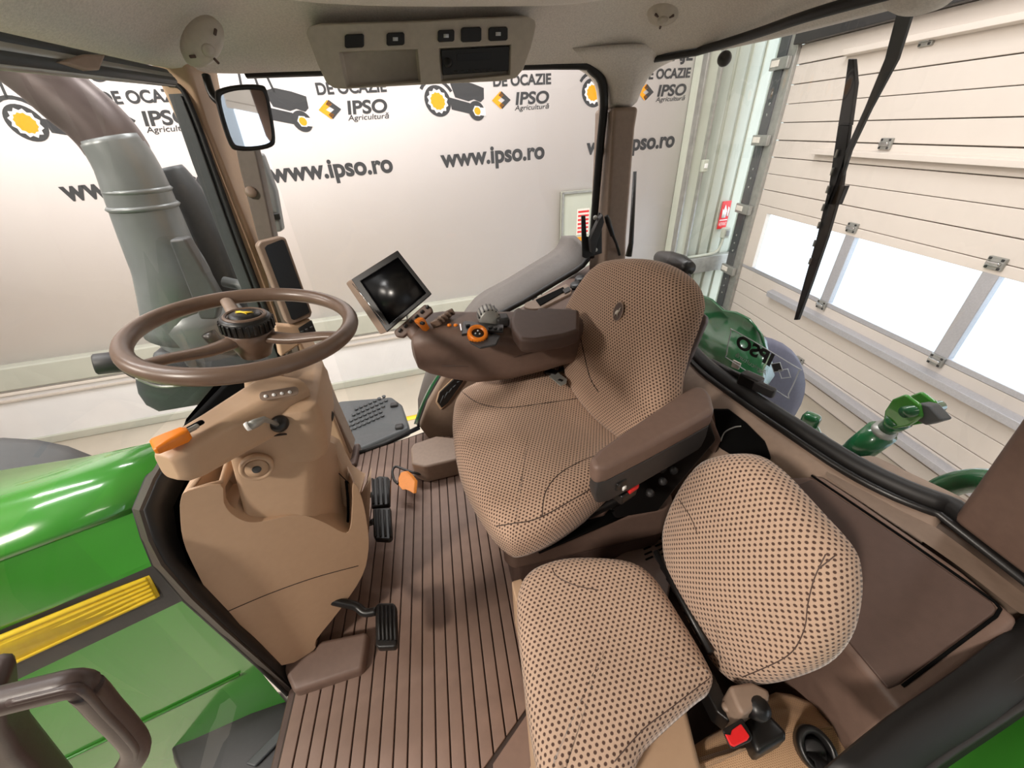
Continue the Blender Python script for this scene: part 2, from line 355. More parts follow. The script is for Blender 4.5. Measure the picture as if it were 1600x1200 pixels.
# printed logos and lettering on the wall
EX = (W1+Z*.0150).normalized()
def wall_print(off):
    dz = .015*off
    def q(s, z, o=.004): return W(s+off, z+dz, o)
    text('web_address', 'www.ipso.ro', q(1.40,.925), EX, Z, .185, 'dark_print', wr, width=1.38, bold=.034)
    text('lettering', 'IPSO', q(2.40,1.54), EX, Z, .118, 'dark_print', wr, width=.44, bold=.03, shear=.12)
    text('lettering', 'Agricultur\u0103', q(2.385,1.48), EX, Z, .05, 'dark_print', wr, width=.455, bold=.006, shear=.2)
    text('lettering', 'DE OCAZIE', q(2.13,1.725), EX, Z, .098, 'dark_print', wr, width=.735, bold=.035)
    text('lettering', 'UTILAJE', q(2.13,1.905), EX, Z, .112, 'dark_print', wr, width=.735, bold=.035)
    # two facing chevrons
    c, z, r, t = 2.22, 1.588, .088, .052
    for sg, mm in ((-1, 'org_print'), (1, 'dark_print')):
        poly('chevron', [q(c+sg*a, z+b) for a, b in ((.012,.088),(.012+.05,.088),(.118,0),(.062,-.088),(.012,-.088),(.012,-.036),(.052,0),(.012,.036))] if False else
             [q(c+sg*a, z+b) for a, b in ((.008,r),(.118,0),(.008,-r),(-.034,-r*.55),(.045,0),(-.034,r*.55))], mm, wr)
    # tractor emblem
    g = (1.45, 1.60); k = .455/277
    def e(x, y, o=.003): return q(g[0]+(x-1218)*k, g[1]-(y-515)*k-.12*(x-1218)*k, o)
    def ring(cx, cy, r, m_, o, n=28, jag=0):
        pts = []
        for i in range(n):
            a = 2*math.pi*i/n; rr = r*(1+(jag if i % 2 else -jag)); pts.append(e(cx+rr*math.cos(a), cy+rr*math.sin(a), o))
        poly('emblem_wheel', pts, m_, wr)
    ring(1218,515,92,'dark_print',.003); ring(1218,515,68,'wall',.005,24,.09); ring(1218,515,50,'org_print',.007,24,.06)
    arc = [e(1218+112*math.cos(a), 515+112*math.sin(a)) for a in [math.pi*1.16+i*(math.pi*.66)/9 for i in range(10)]]
    arc2 = [e(1218+132*math.cos(a), 515+132*math.sin(a)) for a in [math.pi*1.16+i*(math.pi*.66)/9 for i in range(10)]]
    poly('emblem_fender', arc+arc2[::-1], 'dark_print', wr)
    poly('emblem_chassis', [e(*p) for p in ((1305,485),(1450,505),(1450,570),(1312,555))], 'dark_print', wr)
    poly('emblem_hood', [e(*p) for p in ((1318,400),(1385,378),(1480,388),(1560,406),(1556,470),(1530,492),(1480,480),(1440,495),(1345,480))], 'dark_print', wr)
    ring(1495,548,60,'dark_print',.005); ring(1500,548,34,'wall',.007,6); ring(1500,548,24,'org_print',.009,14)
    poly('emblem_notch', [e(1515,525,.008), e(1560,525,.008), e(1560,572,.008), e(1515,572,.008)], 'wall', wr)
    poly('emblem_roof', [e(*p) for p in ((1196,300),(1212,282),(1350,278),(1365,268),(1400,292),(1385,306))], 'dark_print', wr)
    for x0, x1 in ((1212,1198),(1290,1296),(1358,1378)):
        poly('emblem_post', [e(x0-7,304), e(x0+7,304), e(x1+7,400), e(x1-7,400)], 'dark_print', wr)
for k in (-1.97*3, -1.97*2, -1.97, 0, 1.985): wall_print(k)

# rolling sectional door: every strip, pane, rail and hinge is a piece
door = thing('door_1', D(.6, GZ)); struct(door)
sec = [GZ, -1.53, -.725, .19, 1.0, 1.81, 2.62, 3.43]
s0, s1 = -6.0, 3.45
box('door_core', D((s0+s1)/2, (GZ-.725)/2, -.05), (s1-s0, .05, -.725-GZ), 'panelj', door, dax, 0)
box('door_core', D((s0+s1)/2, (.19+5)/2, -.05), (s1-s0, .05, 5-.19), 'panelj', door, dax, 0)
for a, b in zip(sec[:-1], sec[1:]):
    if abs(a+.725) < .01: continue
    n = 4 if b-a > .5 else 2
    for i in range(n):
        h = (b-a)/n; box('door_strip', D((s0+s1)/2, a+h*(i+.5), 0), (s1-s0, .06, h-(.012 if i in (0, n-1) else .006)), 'panel', door, dax, .006)
# glazed section
box('window_rail', D((s0+s1)/2, .145, 0), (s1-s0, .07, .09), 'panel', door, dax, .006)
box('window_rail', D((s0+s1)/2, -.70, 0), (s1-s0, .07, .055), 'alu', door, dax, .006)
edges = [(3.19, 3.45)]; s = 1.66
box('mullion', D(3.32, -.29, 0), (.26, .07, .80), 'panel', door, dax, .006)
pan = [(3.19, 1.80)]
for i in range(5):
    box('mullion', D(1.73-1.43*i, -.29, 0), (.13, .07, .80), 'alu', door, dax, .008)
    pan.append((1.665-1.43*i, .365-1.43*i))
for a, b in pan:
    poly('pane', [D(a,.10,-.015), D(b,.10,-.015), D(b,-.675,-.015), D(a,-.675,-.015)], 'glass_blue', door)
for z, t in ((1.83,.07), (.90,.07), (-.88,.09), (-1.60,.09)):
    r_ = prism('stiffening_rail', [D(2.63,z-t/2,.03), D(2.63,z+t/2,.03), D(2.60,z+t/2-.01,.13), D(2.60,z-t/2+.01,.13)], -D1*8.2, 'panel' if z > 0 else 'alu', door, .004)
hp = None
for z in (-1.53, -.725, .19, 1.0, 1.81):
    for s in (1.73, .30, -1.13):
        hg = box('hinge', D(s, z, .045), (.13, .03, .10), 'steel', door, dax, .006)
        box('hinge_knuckle', D(s, z, .07), (.10, .035, .035), 'chrome', hg, dax, .01)
        for a in (-.045, .045):
            for b in (-.035, .035): box('screw', D(s+a, z+b, .062), (.02,.012,.02), 'charcoal', hg, dax, .004)
gt = thing('door_track', D(3.6, GZ), 'galvanised vertical track and roller brackets beside the sectional door', 'door track')
box('track_channel', D(3.66, 1.6, .05), (.17, .12, 7.0), 'gunmetal', gt, dax, .01); box('track_cover', D(3.50, 1.6, .06), (.17, .05, 7.0), 'steel', gt, dax, .006)
for z in (-1.53, -.83, .10, 1.0, 1.85):
    rb = box('roller_bracket', D(3.62, z, .12), (.34, .06, .13), 'steel', gt, dax, .01); box('bracket_label', D(3.68, z+.005, .155), (.15,.012,.07), 'paper', rb, dax, .004)
    for a in (.3, .42, .54):
        box('screw', D(3.64, z+a, .115), (.03,.012,.03), 'chrome', gt, dax, .006)
hd = struct(box('trim_2', D(-1.4, 2.06, .12), (9.6, .10, .11), 'charcoal', ax=dax, bevel=.01))
# outdoors beyond the door glass
struct(box('ground', (13, 0, GZ-.3), (16, 40, .2), 'wall2', bevel=0))
struct(box('wall_rear', D(-1.5, 4.3, -.12), (12, .1, 2.0), 'wall2', ax=dax, bevel=0))
tag(box('floor_marking', P(655, 650, z=GZ+.006), (1.6,.09,.008), 'yellow', ax=wax, bevel=0), 'yellow painted line on the hall floor beyond the step', 'floor marking')

# ================================================================== CAB SHELL
def PN(u, v, p0, n):
    r = to_world(V((u-800, 600-v, FPX))); n = V(n); t = (V(p0)-CAM).dot(n)/r.dot(n); return CAM+r*t
def rr(a0, a1, b0, b1, r, fn, n=4):
    """rounded rectangle section, fn maps (a, b) to a point"""
    out = []
    for (ca, cb, q0) in ((a1-r, b1-r, 0), (a0+r, b1-r, 90), (a0+r, b0+r, 180), (a1-r, b0+r, 270)):
        for i in range(n+1):
            q = math.radians(q0+90*i/n); out.append(fn(ca+r*math.cos(q), cb+r*math.sin(q)))
    return out
def ngon_plate(name, outer, holes, vec, m, parent=None, bevel=.003, **k):
    bm = bmesh.new()
    ed = []
    for lp in [outer]+holes:
        vs = [bm.verts.new(V(p)) for p in lp]
        ed += [bm.edges.new((vs[i], vs[(i+1) % len(vs)])) for i in range(len(vs))]
    r = bmesh.ops.triangle_fill(bm, use_beauty=True, use_dissolve=False, edges=ed)
    fs = [f for f in bm.faces]
    e = bmesh.ops.extrude_face_region(bm, geom=fs)
    bmesh.ops.translate(bm, vec=V(vec), verts=[g for g in e['geom'] if isinstance(g, bmesh.types.BMVert)])
    bm.verts.ensure_lookup_table(); bm.verts.index_update()
    vv = [v.co.copy() for v in bm.verts]; ff = [tuple(v.index for v in f.verts) for f in bm.faces]; bm.free()
    return mesh(name, vv, ff, m, parent, bevel=bevel, smooth=False, **k)

cf = struct(prism('cab_floor', [(-.60,-.05,-.11), (1.0,-.05,-.11), (1.0,1.72,-.11), (-.2,1.70,-.11), (-.50,1.605,-.11), (-.60,1.58,-.11)], Z*.085, 'dbrown', bevel=.01))
# ribbed rubber mat: each raised rib is a piece of its own
fm = thing('floor_mat', (-.2, .9, -.025), 'brown rubber floor mat with long raised ribs under the pedals and seats', 'floor mat')
prism('mat_base', [(-.575,-.02,-.024), (.30,-.02,-.024), (.30,1.60,-.024), (-.2,1.67,-.024), (-.50,1.585,-.024), (-.575,1.56,-.024)], Z*.016, 'groove', fm, .004)
pitch = .0352
for i in range(22):
    xa = -.566+pitch*i; xb = xa+pitch-.0035
    ya0 = -.02 if xb < -.05 else .335+(xa+.05)*.75; ya1 = -.02 if xb < -.05 else .335+(xb+.05)*.75
    yf = lambda x: 1.555 if x < -.5 else (1.57+(x+.5)*.28 if x < -.2 else 1.65-(x+.2)*.5)
    prism('mat_rib', [(xa,ya0,-.009), (xb,ya1,-.009), (xb,yf(xb),-.009), (xa,yf(xa),-.009)], Z*.009, 'mat', fm, .002, seg=1)
prism('mat_border', [(-.045,-.02,-.01), (.40,-.02,-.01), (.40,.60,-.01), (.31,.60,-.01), (-.045,.325,-.01)], Z*.010, 'mat', fm, .003)
tube('sill_seal', [P(540,716,z=.0), P(600,694,z=.0), P(655,668,z=.0)], .012, 'rubber', cf)

# --- windows
wf = lambda y: -.655-.07*(1-((y-.8)/.76)**2)
def wcol(y, z0, z1=1.47, n=6): return [(wf(y)-.02*math.sin(math.pi*min(1,max(0,z/1.5)))+.04*(z/1.47)**2, y, z) for z in [z0+(z1-z0)*i/n for i in range(n+1)]]
ys = [.04,.16,.28,.40,.50,.585,.60,.70,.85,1.0,1.13,1.145,1.25,1.35,1.45,1.54]
cols = [wcol(y, .0 if (y < .59 or y > 1.14) else .72) for y in ys]
w1 = struct(loft('window_1', cols, 'glass', caps=False, closed=False))
rim_px = [(262,700),(232,748),(213,795),(226,838),(243,880),(290,935),(345,985),(400,1035),(450,1084)]
outr = [P(u, v, x=-.675+.07*(i/8)) for i, (u, v) in enumerate(rim_px)]
inn_px = [(300,700),(285,750),(262,800),(268,845),(285,890),(325,935),(368,985),(410,1020),(452,1052)]
inn = [P(u, v, x=-.645+.05*(i/8)) for i, (u, v) in enumerate(inn_px)]
mid_px = [(272,702),(244,750),(224,797),(238,842),(257,880),(303,932),(354,981),(404,1026),(455,1074)]
midr = [P(u, v, x=-.635+.04*(i/8)) for i, (u, v) in enumerate(mid_px)]
so, sm, si = outr, midr, inn
rim = struct(loft('trim_3', [so, sm], 'rimgrey', caps=False, closed=False, solid=.012, smooth=False))
loft('rim_inner', [sm, [p+V((-.0,.012,0)) for p in si]], 'rubber', rim, caps=False, closed=False, solid=.010)
loft('rim_flange', [so, [p+V((-.05,.055,-.04)) for p in so]], 'rimgrey', rim, caps=False, closed=False)
tube('rim_lip', so, .007, 'rubber', rim, n=8)
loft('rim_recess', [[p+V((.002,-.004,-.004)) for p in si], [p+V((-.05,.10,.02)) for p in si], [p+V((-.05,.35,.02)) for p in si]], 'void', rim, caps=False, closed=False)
rd_px = [(655,665),(668,630),(690,590),(720,560),(760,505),(820,470),(870,440),(910,415),(925,390)]
rd = spline([P(u, v, y=1.7) for u, v in rd_px], 3)
w2 = struct(poly('window_2', [V((-.53,1.685,.02)), *[p-Y*.015 for p in rd], V((.64,1.685,1.47)), V((-.53,1.685,1.47))], 'glass'))
tube('door_seal', rd, .013, 'rubber', w2, n=8); tube('door_seal', [(.655,1.70,.80), (.655,1.68,1.2), (.65,1.66,1.38), (.60,1.65,1.455), (.45,1.645,1.475), (-.5,1.62,1.475)], .016, 'rubber', w2, n=8, smooth_n=4)
rw_px = [(1020,490),(1068,530),(1110,572),(1165,612),(1250,668),(1340,725),(1420,765),(1492,792)]
rw = spline([P(u, v, z=.61) for u, v in rw_px], 4)
rw = [V((.70,1.70,.62))]+rw+[V((.955,.05,.60))]
rwt = [V((p.x+.02, p.y, 1.485)) for p in rw]
w3 = struct(loft('window_3', [rw, [(a+b)/2+V((.02,0,0)) for a, b in zip(rw, rwt)], rwt], 'glass', caps=False, closed=False))
tube('window_seal', [p+V((-.012,0,.004)) for p in rw], .021, 'rubber', w3, n=10); tube('seal_lip', [p+V((-.035,-.004,-.010)) for p in rw], .010, 'black', w3, n=8)
tube('window_seal', [p+V((-.01,0,-.012)) for p in rwt], .011, 'rubber', w3, n=8)
# --- corner posts
def postloft(name, secs, m, bevel=.012): return struct(loft(name, secs, m, bevel=bevel, seg=3))
def arect(x0, x1, y0, y1, z): return [(x0,y0,z),(x1,y0,z),(x1,y1,z),(x0,y1,z)]
pa = postloft('trim_4', [arect(-.625,-.545,1.50,1.62,-.03), arect(-.645,-.56,1.50,1.63,.45), arect(-.685,-.605,1.50,1.64,1.0), arect(-.680,-.605,1.49,1.64,1.35), arect(-.675,-.58,1.46,1.66,1.52)], 'tan')
box('post_foot', (-.575,1.545,.0), (.11,.15,.05), 'dbrown', pa, bevel=.012)
box('post_dark_face', (-.585,1.565,.42), (.05,.10,.75), 'taupe', pa, (V((1,0,.075)).normalized(), Y, V((-.075,0,1)).normalized()), .012)
prism('post_dark_face', [P(u, v, y=1.495) for u, v in ((352,150),(376,150),(401,243),(428,372),(470,560),(446,560),(405,385),(374,265))], (0,.05,0), 'postdk', pa, .006)  # dark sheet gives the post's side face its shade by colour
for u, v in ((392,300), (493,583)): lathe('bolt_cap', [(.0,.012),(.012,.012),(.016,.008),(.017,0)], P(u, v, y=1.493), (.3,-.95,.1), 'taupe', pa, n=20)
prism('windshield_band', [P(u, v, y=1.478) for u, v in ((258,136),(272,132),(286,142),(306,190),(330,260),(372,375),(412,480),(440,560),(418,560),(384,470),(340,360),(300,255),(270,170))], (0,.01,0), 'gunmetal', pa, .003)
tube('windshield_seal', [P(u, v, y=1.475) for u, v in ((262,131),(276,133),(290,148),(312,200),(334,262),(376,377),(416,482),(446,562))], .007, 'rubber', pa, n=8, smooth_n=3)
tube('windshield_edge', [P(u, v, y=1.475) for u, v in ((283,150),(303,200),(325,262),(366,377),(406,482),(436,562))], .003, 'rubber', pa, n=8, smooth_n=3)
# B post
pb = postloft('trim_5', [arect(.69,.80,1.60,1.80,-.02), arect(.69,.80,1.61,1.80,.55), arect(.682,.775,1.615,1.81,.90), arect(.675,.765,1.62,1.81,1.28), arect(.672,.768,1.615,1.81,1.345)], 'taupe', .014)
for u, v in ((942,172), (942,234)): lathe('bolt_cap', [(0,.012),(.016,.012),(.022,.008),(.024,0)], P(u, v, x=.68), (-1,0,0), 'taupe', pb, n=20)
struct(loft('trim_6', [arect(.66,.79,1.60,1.84,1.335), arect(.655,.795,1.59,1.84,1.38), arect(.635,.815,1.57,1.84,1.425), arect(.58,.87,1.545,1.84,1.46), arect(.46,.97,1.52,1.84,1.49), arect(.30,1.05,1.50,1.84,1.52)], 'liner', sub=1))
# near rear post
pc = postloft('trim_7', [[P(1478,812,z=.60), P(1660,950,z=.60), V((1.0,.10,.60)), V((1.02,.34,.60))], [V((.875,.355,.90)), V((.80,.10,.90)), V((.95,.05,.90)), V((1.0,.33,.90))], [V((.86,.345,1.5)), V((.78,.05,1.5)), V((.95,.0,1.5)), V((1.0,.3,1.5))]], 'brown', .02)
# --- headliner: rim that runs round the windows, cove and roof
plan = [(-.60,.0),(-.655,.35),(-.685,.8),(-.665,1.2),(-.62,1.50),(-.53,1.60),(-.3,1.63),(.1,1.64),(.5,1.66),(.74,1.64),(.88,1.50),(.965,1.2),(.985,.8),(.99,.4),(.99,-.1)]
pl = spline([V((a, b, 0)) for a, b in plan], 5); cen = V((.15,.5,0)); secs = []
for ins, z in ((-.05,1.50),(-.02,1.478),(.0,1.470),(.03,1.472),(.07,1.49),(.13,1.525),(.20,1.56),(.28,1.585),(.34,1.60),(.36,1.64)):
    secs.append([V((p.x, p.y, z))+((cen-p).normalized()*ins) for p in pl])
cei = struct(loft('cab_ceiling', secs, 'liner', caps=False, closed=False))
prism('roof_panel', [V((a, b, 1.635)) for a, b in ((-.56,-.1),(-.6,.8),(-.5,1.4),(.5,1.5),(.85,1.2),(.9,-.1))], Z*.06, 'liner', cei, .01)
outl = [(-.42,-.2),(-.42,.6),(-.36,1.05),(-.18,1.22),(.2,1.26),(.45,1.22),(.62,.95),(.66,-.2)]
loft('hatch_panel', [[V((.1,.4,0))+(V((a, b, 0))-V((.1,.4,0)))*k+Z*z for a, b in [(p.x, p.y) for p in spline([V((a, b, 0)) for a, b in outl], 4, True)]] for k, z in ((1,1.64),(1,1.565),(.99,1.548),(.965,1.538),(.92,1.534))], 'liner', cei)
SPR = P(340,40,y=1.34)-P(298,96,y=1.34)
for (u, v, y, n_, sx, nm) in ((318,68,1.34,(.45,-.72,-.55),1.9,'speaker'), (1038,15,1.42,(-.25,-.45,-.86),1.0,'vent')):
    o_ = P(u, v, y=y); lb = 'oval beige roof speaker grille above the rear-view mirror' if nm == 'speaker' else 'round beige roof air vent near the rear corner post'
    t_ = thing('roof_'+nm, o_, lb, nm)
    lathe('grille', [(r_*(.68 if nm == 'speaker' else 1), h_) for r_, h_ in ((0,.030),(.022,.028),(.034,.020),(.043,.012),(.048,0),(.046,-.02))], o_, n_, 'console', t_, sx=sx, ref=SPR)
    ez = V(n_).normalized(); ex = (SPR-ez*SPR.dot(ez)).normalized(); ey = ez.cross(ex)
    lathe('grille_boss', [(0,.036),(.012,.035),(.015,.026)], o_, n_, 'console', t_, n=20)
    for q in (0, 120, 240):
        a = math.radians(q+20); box('grille_slot', o_+ex*(.024*math.cos(a)*sx)+ey*(.024*math.sin(a))+ez*.027, (.014,.006,.006), 'dbrown', t_, (ex*math.cos(a)+ey*math.sin(a), ey*math.cos(a)-ex*math.sin(a), ez), .002)
for u, v, a in ((1142,64,.05), (1432,4,.06)):
    lathe('wiper_motor_cover', [(0,.024),(a*.55,.020),(a*.85,.010),(a,-.004)], P(u, v, x=.93)+Z*.012, (-.3,-.1,-1), 'liner', cei, n=24, ref=(0,1,0))
# front sunblind roller
sbl = thing('sunblind_roller', P(100,92,x=-.60), 'grey ribbed sunblind roller along the front roof edge', 'sunblind')
def blr(u, v): return P(u, v, x=-.60)
A_, B_ = blr(-40, 78), blr(262, 124)
for i, (rad, dz, dx) in enumerate(((.011,.018,0),(.010,.006,.006),(.010,-.006,.010),(.006,-.016,.008))): tube('blind_rib', [A_+V((dx,0,dz)), B_+V((dx,0,dz*.6))], rad, 'steel' if i % 2 else 'gunmetal', sbl, n=8)
prism('blind_pull', [blr(75,100), blr(115,88), blr(150,88), blr(140,112), blr(120,113)], (.03,-.02,0), 'taupe', sbl, .004)
# roof console with radio
rcn = thing('roof_console', P(655,90,y=1.39), 'beige roof console with storage tray, five switches and a radio', 'roof console')
cp0 = P(655,82,y=1.385); cn = V((-.03,-1,-.16)).normalized()
def rc(u, v, off=0): return PN(u, v, cp0, cn)+cn*off
ol_ = [(478,52),(482,42),(495,38),(640,34),(760,28),(826,26),(836,32),(838,42),(830,75),(818,108),(806,122),(780,127),(650,133),(540,139),(522,138),(510,130),(496,100)]
tray = [(530,82),(652,77),(657,128),(542,136)]; rad_ = [(686,76),(798,70),(797,117),(690,127)]
ngon_plate('fascia', [rc(*p) for p in ol_], [[rc(*p) for p in tray], [rc(*p) for p in rad_]], -cn*.02, 'console', rcn, .003)
loft('shell', [[rc(*p)-cn*.019 for p in ol_], [rc(*p)-cn*.08+Z*.004 for p in ol_], [rc(655+(p[0]-655)*.96, 40+(p[1]-40)*.7)-cn*.18+Z*.02 for p in ol_]], 'console', rcn)
def recess(nm, ptsx, dep, m, par):
    q = [rc(*p)-cn*.001 for p in ptsx]; b = [p-cn*dep+(sum(q, V((0,0,0)))/4-p)*.06 for p in q]
    return mesh(nm, q+b, [(0,1,5,4),(1,2,6,5),(2,3,7,6),(3,0,4,7),(4,5,6,7)], m, par, smooth=False)
recess('tray', tray, .018, 'console', rcn); recess('radio_bay', rad_, .0185, 'console', rcn)
ra = prism('radio', [rc(*p)-cn*.015 for p in ((689,78),(796,72),(795,111),(692,118))], cn*.012, 'black', rcn, .002)
lathe('volume_knob', [(0,.014),(.009,.014),(.011,.010),(.011,0)], rc(700,98,-.002), cn, 'bezel', ra, n=20)
prism('radio_display', [rc(*p)-cn*.002 for p in ((714,84),(768,81),(768,93),(714,96))], cn*.001, 'screen', ra, .0005)
for i in range(6): box('radio_button', rc(712+i*11, 112-i*.6, -.002), (.011,.004,.005), 'bezel', ra, bevel=.001)
for i, (u, v, s_) in enumerate(((554,64,15),(618,61,14),(697,56,13),(736,54,16),(778,53,15))):
    sw = prism('switch', [rc(u+a*s_, v+b*s_*.72+a*-.6, -.002) for a, b in ((-1,-.8),(-.8,-1),(.8,-1),(1,-.8),(1,.8),(.8,1),(-.8,1),(-1,.8))], cn*.008, 'black', rcn, .002)
    if i in (1, 2, 4): prism('switch_symbol', [rc(u+a*4, v+b*3, .0062) for a, b in ((-1,-1),(1,-1),(1,1),(-1,1))], cn*.0006, 'vinyl', sw, 0)
# interior rear-view mirror
mir = thing('rear_view_mirror', P(380,180,y=1.35), 'rounded black interior mirror hanging in front of the front corner post', 'mirror')
mpx = [(338,150),(345,140),(372,134),(405,134),(416,142),(424,178),(429,215),(424,228),(400,234),(372,234),(360,226),(346,186)]
m0 = P(380,180,y=1.35); mn = V((.50,-.85,-.12)).normalized()
mo = [PN(u, v, m0, mn) for u, v in mpx]; mc = sum(mo, V((0,0,0)))/len(mo)
mo = spline(mo, 3, True)
loft('housing', [[mc+(p-mc)*k+mn*d for p in mo] for k, d in ((.70,-.035),(.92,-.028),(1.02,-.010),(1.03,.0),(1.0,.006),(.88,.007),(.86,.002))], 'black', mir)
mesh('mirror_glass', [mc+(p-mc)*.87+mn*.004 for p in mo], [tuple(range(len(mo)))], 'mirror', mir, smooth=False)
tube('stalk', [P(322,118,y=1.42), P(333,150,y=1.40), P(352,165,y=1.385)], .010, 'black', mir, smooth_n=4)

# ================================================================== OUTSIDE THE GLASS
# bonnet: lines run from the firewall forwards; A at the firewall, B further on
lines = [(V((-.70,1.22,.20)), V((-1.15,1.26,.10))), (V((-.70,1.12,.50)), V((-1.16,1.16,.40))), (V((-.71,.98,.640)), V((-1.18,1.02,.555))),
         (P(238,700,x=-.72), P(0,737,y=.93)), (P(190,748,x=-.72), P(0,798,y=.72)), (P(206,792,x=-.72), P(0,866,y=.655)), (P(209,799,x=-.72), P(0,876,y=.650)),
         (P(232,878,x=-.715), P(0,976,y=.608)), (P(233,886,x=-.713), P(0,985,y=.612)), (P(264,932,x=-.71), P(0,1056,y=.592)), (P(272,945,x=-.71), P(0,1075,y=.60)), (P(375,1052,x=-.70), P(205,1135,y=.57)), (V((-.70,.62,-.5)), V((-1.2,.56,-.55)))]
def ext(a, b, x): t = (x-a.x)/(b.x-a.x); return a+(b-a)*t
hood = thing('tractor_bonnet', (-1.2,.87,-.5), 'glossy green tractor bonnet with yellow side stripe beyond the windscreen', 'bonnet')
loft('bonnet_top', [[ext(a, b, x) for a, b in lines[:7]] for x in (-.66,-.9,-1.3,-1.8,-2.4)], 'green', hood, caps=False, closed=False, solid=.006)
loft('bonnet_shoulder', [[ext(a, b, x) for a, b in lines[6:9]] for x in (-.66,-.9,-1.3,-1.8,-2.4)], 'green', hood, caps=False, closed=False)
sp_ = loft('stripe_backing', [[ext(a, b, x) for a, b in lines[8:11]] for x in (-.65,-.9,-1.3,-1.8,-2.4)], 'charcoal', hood, caps=False, closed=False)
n_rib = 6; ya_, yb_ = (P(240,893,x=-.716), P(0,990,y=.606)), (P(258,925,x=-.713), P(0,1046,y=.596))
ym = lambda t, x: ext(ya_[0], ya_[1], x).lerp(ext(yb_[0], yb_[1], x), t)
prism('yellow_stripe', [ym(0,-.722)+Y*-.003, ym(1,-.722)+Y*-.003, ym(1,-2.3)+Y*-.003, ym(0,-2.3)+Y*-.003], -Y*.003, 'yellow', hood, 0)
for i in range(n_rib):
    t = (i+.5)/n_rib; tube('stripe_rib', [ym(t,-.728)-Y*.006, ym(t,-2.3)-Y*.006], .0058, 'yellow', hood, n=6)
loft('bonnet_side', [[ext(a, b, x) for a, b in lines[10:13]] for x in (-.66,-.9,-1.3,-1.8,-2.4)], 'green', hood, caps=False, closed=False)
tube('panel_seam', [ext(*lines[11], -.70)-Y*.004, ext(*lines[11], -2.2)-Y*.004], .004, 'green', hood, n=6)
# front wheel mudguard seen over the bonnet and the one low beside the step
tag(loft('front_mudguard', [[V((-2.25+.42*math.cos(a), y, -.06+.26*math.sin(a))) for a in [math.pi*i/10 for i in range(11)]] for y in (1.42,1.46,1.80,1.84)], 'gunmetal', caps=False, closed=False, solid=.01), 'dark curved front mudguard just above the far side of the bonnet', 'mudguard')
lf = thing('fender_panel', P(350,1150,z=-.15), 'rounded charcoal plastic panel below the left windscreen corner', 'fender panel')
fp = [(262,1150),(275,1115),(320,1095),(385,1085),(440,1083),(470,1120),(470,1230),(300,1240),(275,1190)]
loft('panel_body', [[P(u+(355-u)*k, v+(1160-v)*k, z=-.16+dz) for u, v in fp] for k, dz in ((-.03,-.10),(0,-.01),(.04,.0),(.10,.003))], 'charcoal', lf)
prism('panel_rib', [P(440,1140,z=-.155), P(452,1146,z=-.155), P(400,1200,z=-.155), P(385,1195,z=-.155)], Z*.012, 'gunmetal', lf, .004)
# exhaust / intake stack on the right front corner
st = thing('exhaust_stack', (-1.05,1.75,-.3), 'tall grey exhaust stack rising outside the front corner post', 'exhaust stack')
cl_ = [P(u, v, y=1.75) for u, v in ((290,520),(275,440),(250,385),(222,315),(200,262),(172,216))]
tube('pipe', cl_, [.135,.125,.108,.098,.090,.084], 'pipe', st, n=24, smooth_n=4)
tube('tail_pipe', [P(u, v, y=1.76) for u, v in ((196,256),(184,234),(168,211),(142,184),(110,158),(70,122),(10,75))], [.080,.0895,.0895,.089,.089,.089,.089], 'pipe2', st, n=24, smooth_n=4)
for u, v, r_ in ((225,322,.102),(216,297,.094)):
    c0 = P(u, v, y=1.75); lathe('weld_band', [(r_,-.008),(r_+.006,0),(r_,.008)], c0, (.02,0,1), 'pipe', st, n=28)
tube('side_pipe', [P(u, v, y=1.95) for u, v in ((372,500),(350,430),(318,360),(285,300),(262,262))], [.085,.085,.08,.07,.05], 'gunmetal', st, n=18, smooth_n=4)
lathe('silencer', [(.10,-.42),(.15,-.40),(.165,-.05),(.15,.0),(.10,.03)], P(300,478,y=1.78), (0,0,1), 'pipe', st, n=28)
prism('heat_shield', [P(u, v, y=1.60) for u, v in ((262,375),(288,372),(345,470),(338,500),(312,500))], (.0,.05,0), 'gunmetal', st, .01)
tube('bracket', [P(350,440,y=1.7), P(395,450,y=1.68), P(425,470,y=1.66)], .02, 'pipe', st)
box('stack_base', P(345,560,y=1.75), (.36,.25,.22), 'gunmetal', st, bevel=.03)
tube('stack_clamp', [P(325,520,y=1.6), P(350,545,y=1.6), P(375,540,y=1.6)], .025, 'black', st, smooth_n=3)
# front work lamp under the wheel
wl = thing('work_lamp', P(280,610,y=1.55), 'dark grey bowl-shaped front work lamp behind the steering wheel rim', 'work lamp')
bp = lambda u, v, y=1.55: P(u, v, y=y)
loft('lamp_bowl', [rr(0,1,0,1,.3,lambda a, b, k=k, dv=dv: bp(278+(a-.5)*132*k, 586+dv+(.5-a)*10, 1.45+b*.13*k)) for k, dv in ((.86,4),(1.0,0),(1.0,6),(.94,24),(.75,42),(.45,52))], 'gunmetal', wl, bevel=.004)
tube('lamp_lip', [bp(212,590,1.45), bp(245,603,1.45), bp(280,602,1.45), bp(340,588,1.45)], .006, 'steel', wl, smooth_n=4)
lathe('lamp_barrel', [(.030,-.05),(.036,-.045),(.038,.04),(.030,.05)], bp(178,566,1.45), (.6,.35,-.15), 'charcoal', wl, n=22)
tube('lamp_arm', [bp(195,572,1.46), bp(215,585,1.48), bp(240,590,1.5)], .020, 'black', wl, smooth_n=3)
tube('lamp_bracket', [bp(320,625,1.5), bp(330,640,1.5), bp(345,650,1.5)], .03, 'gunmetal', wl)
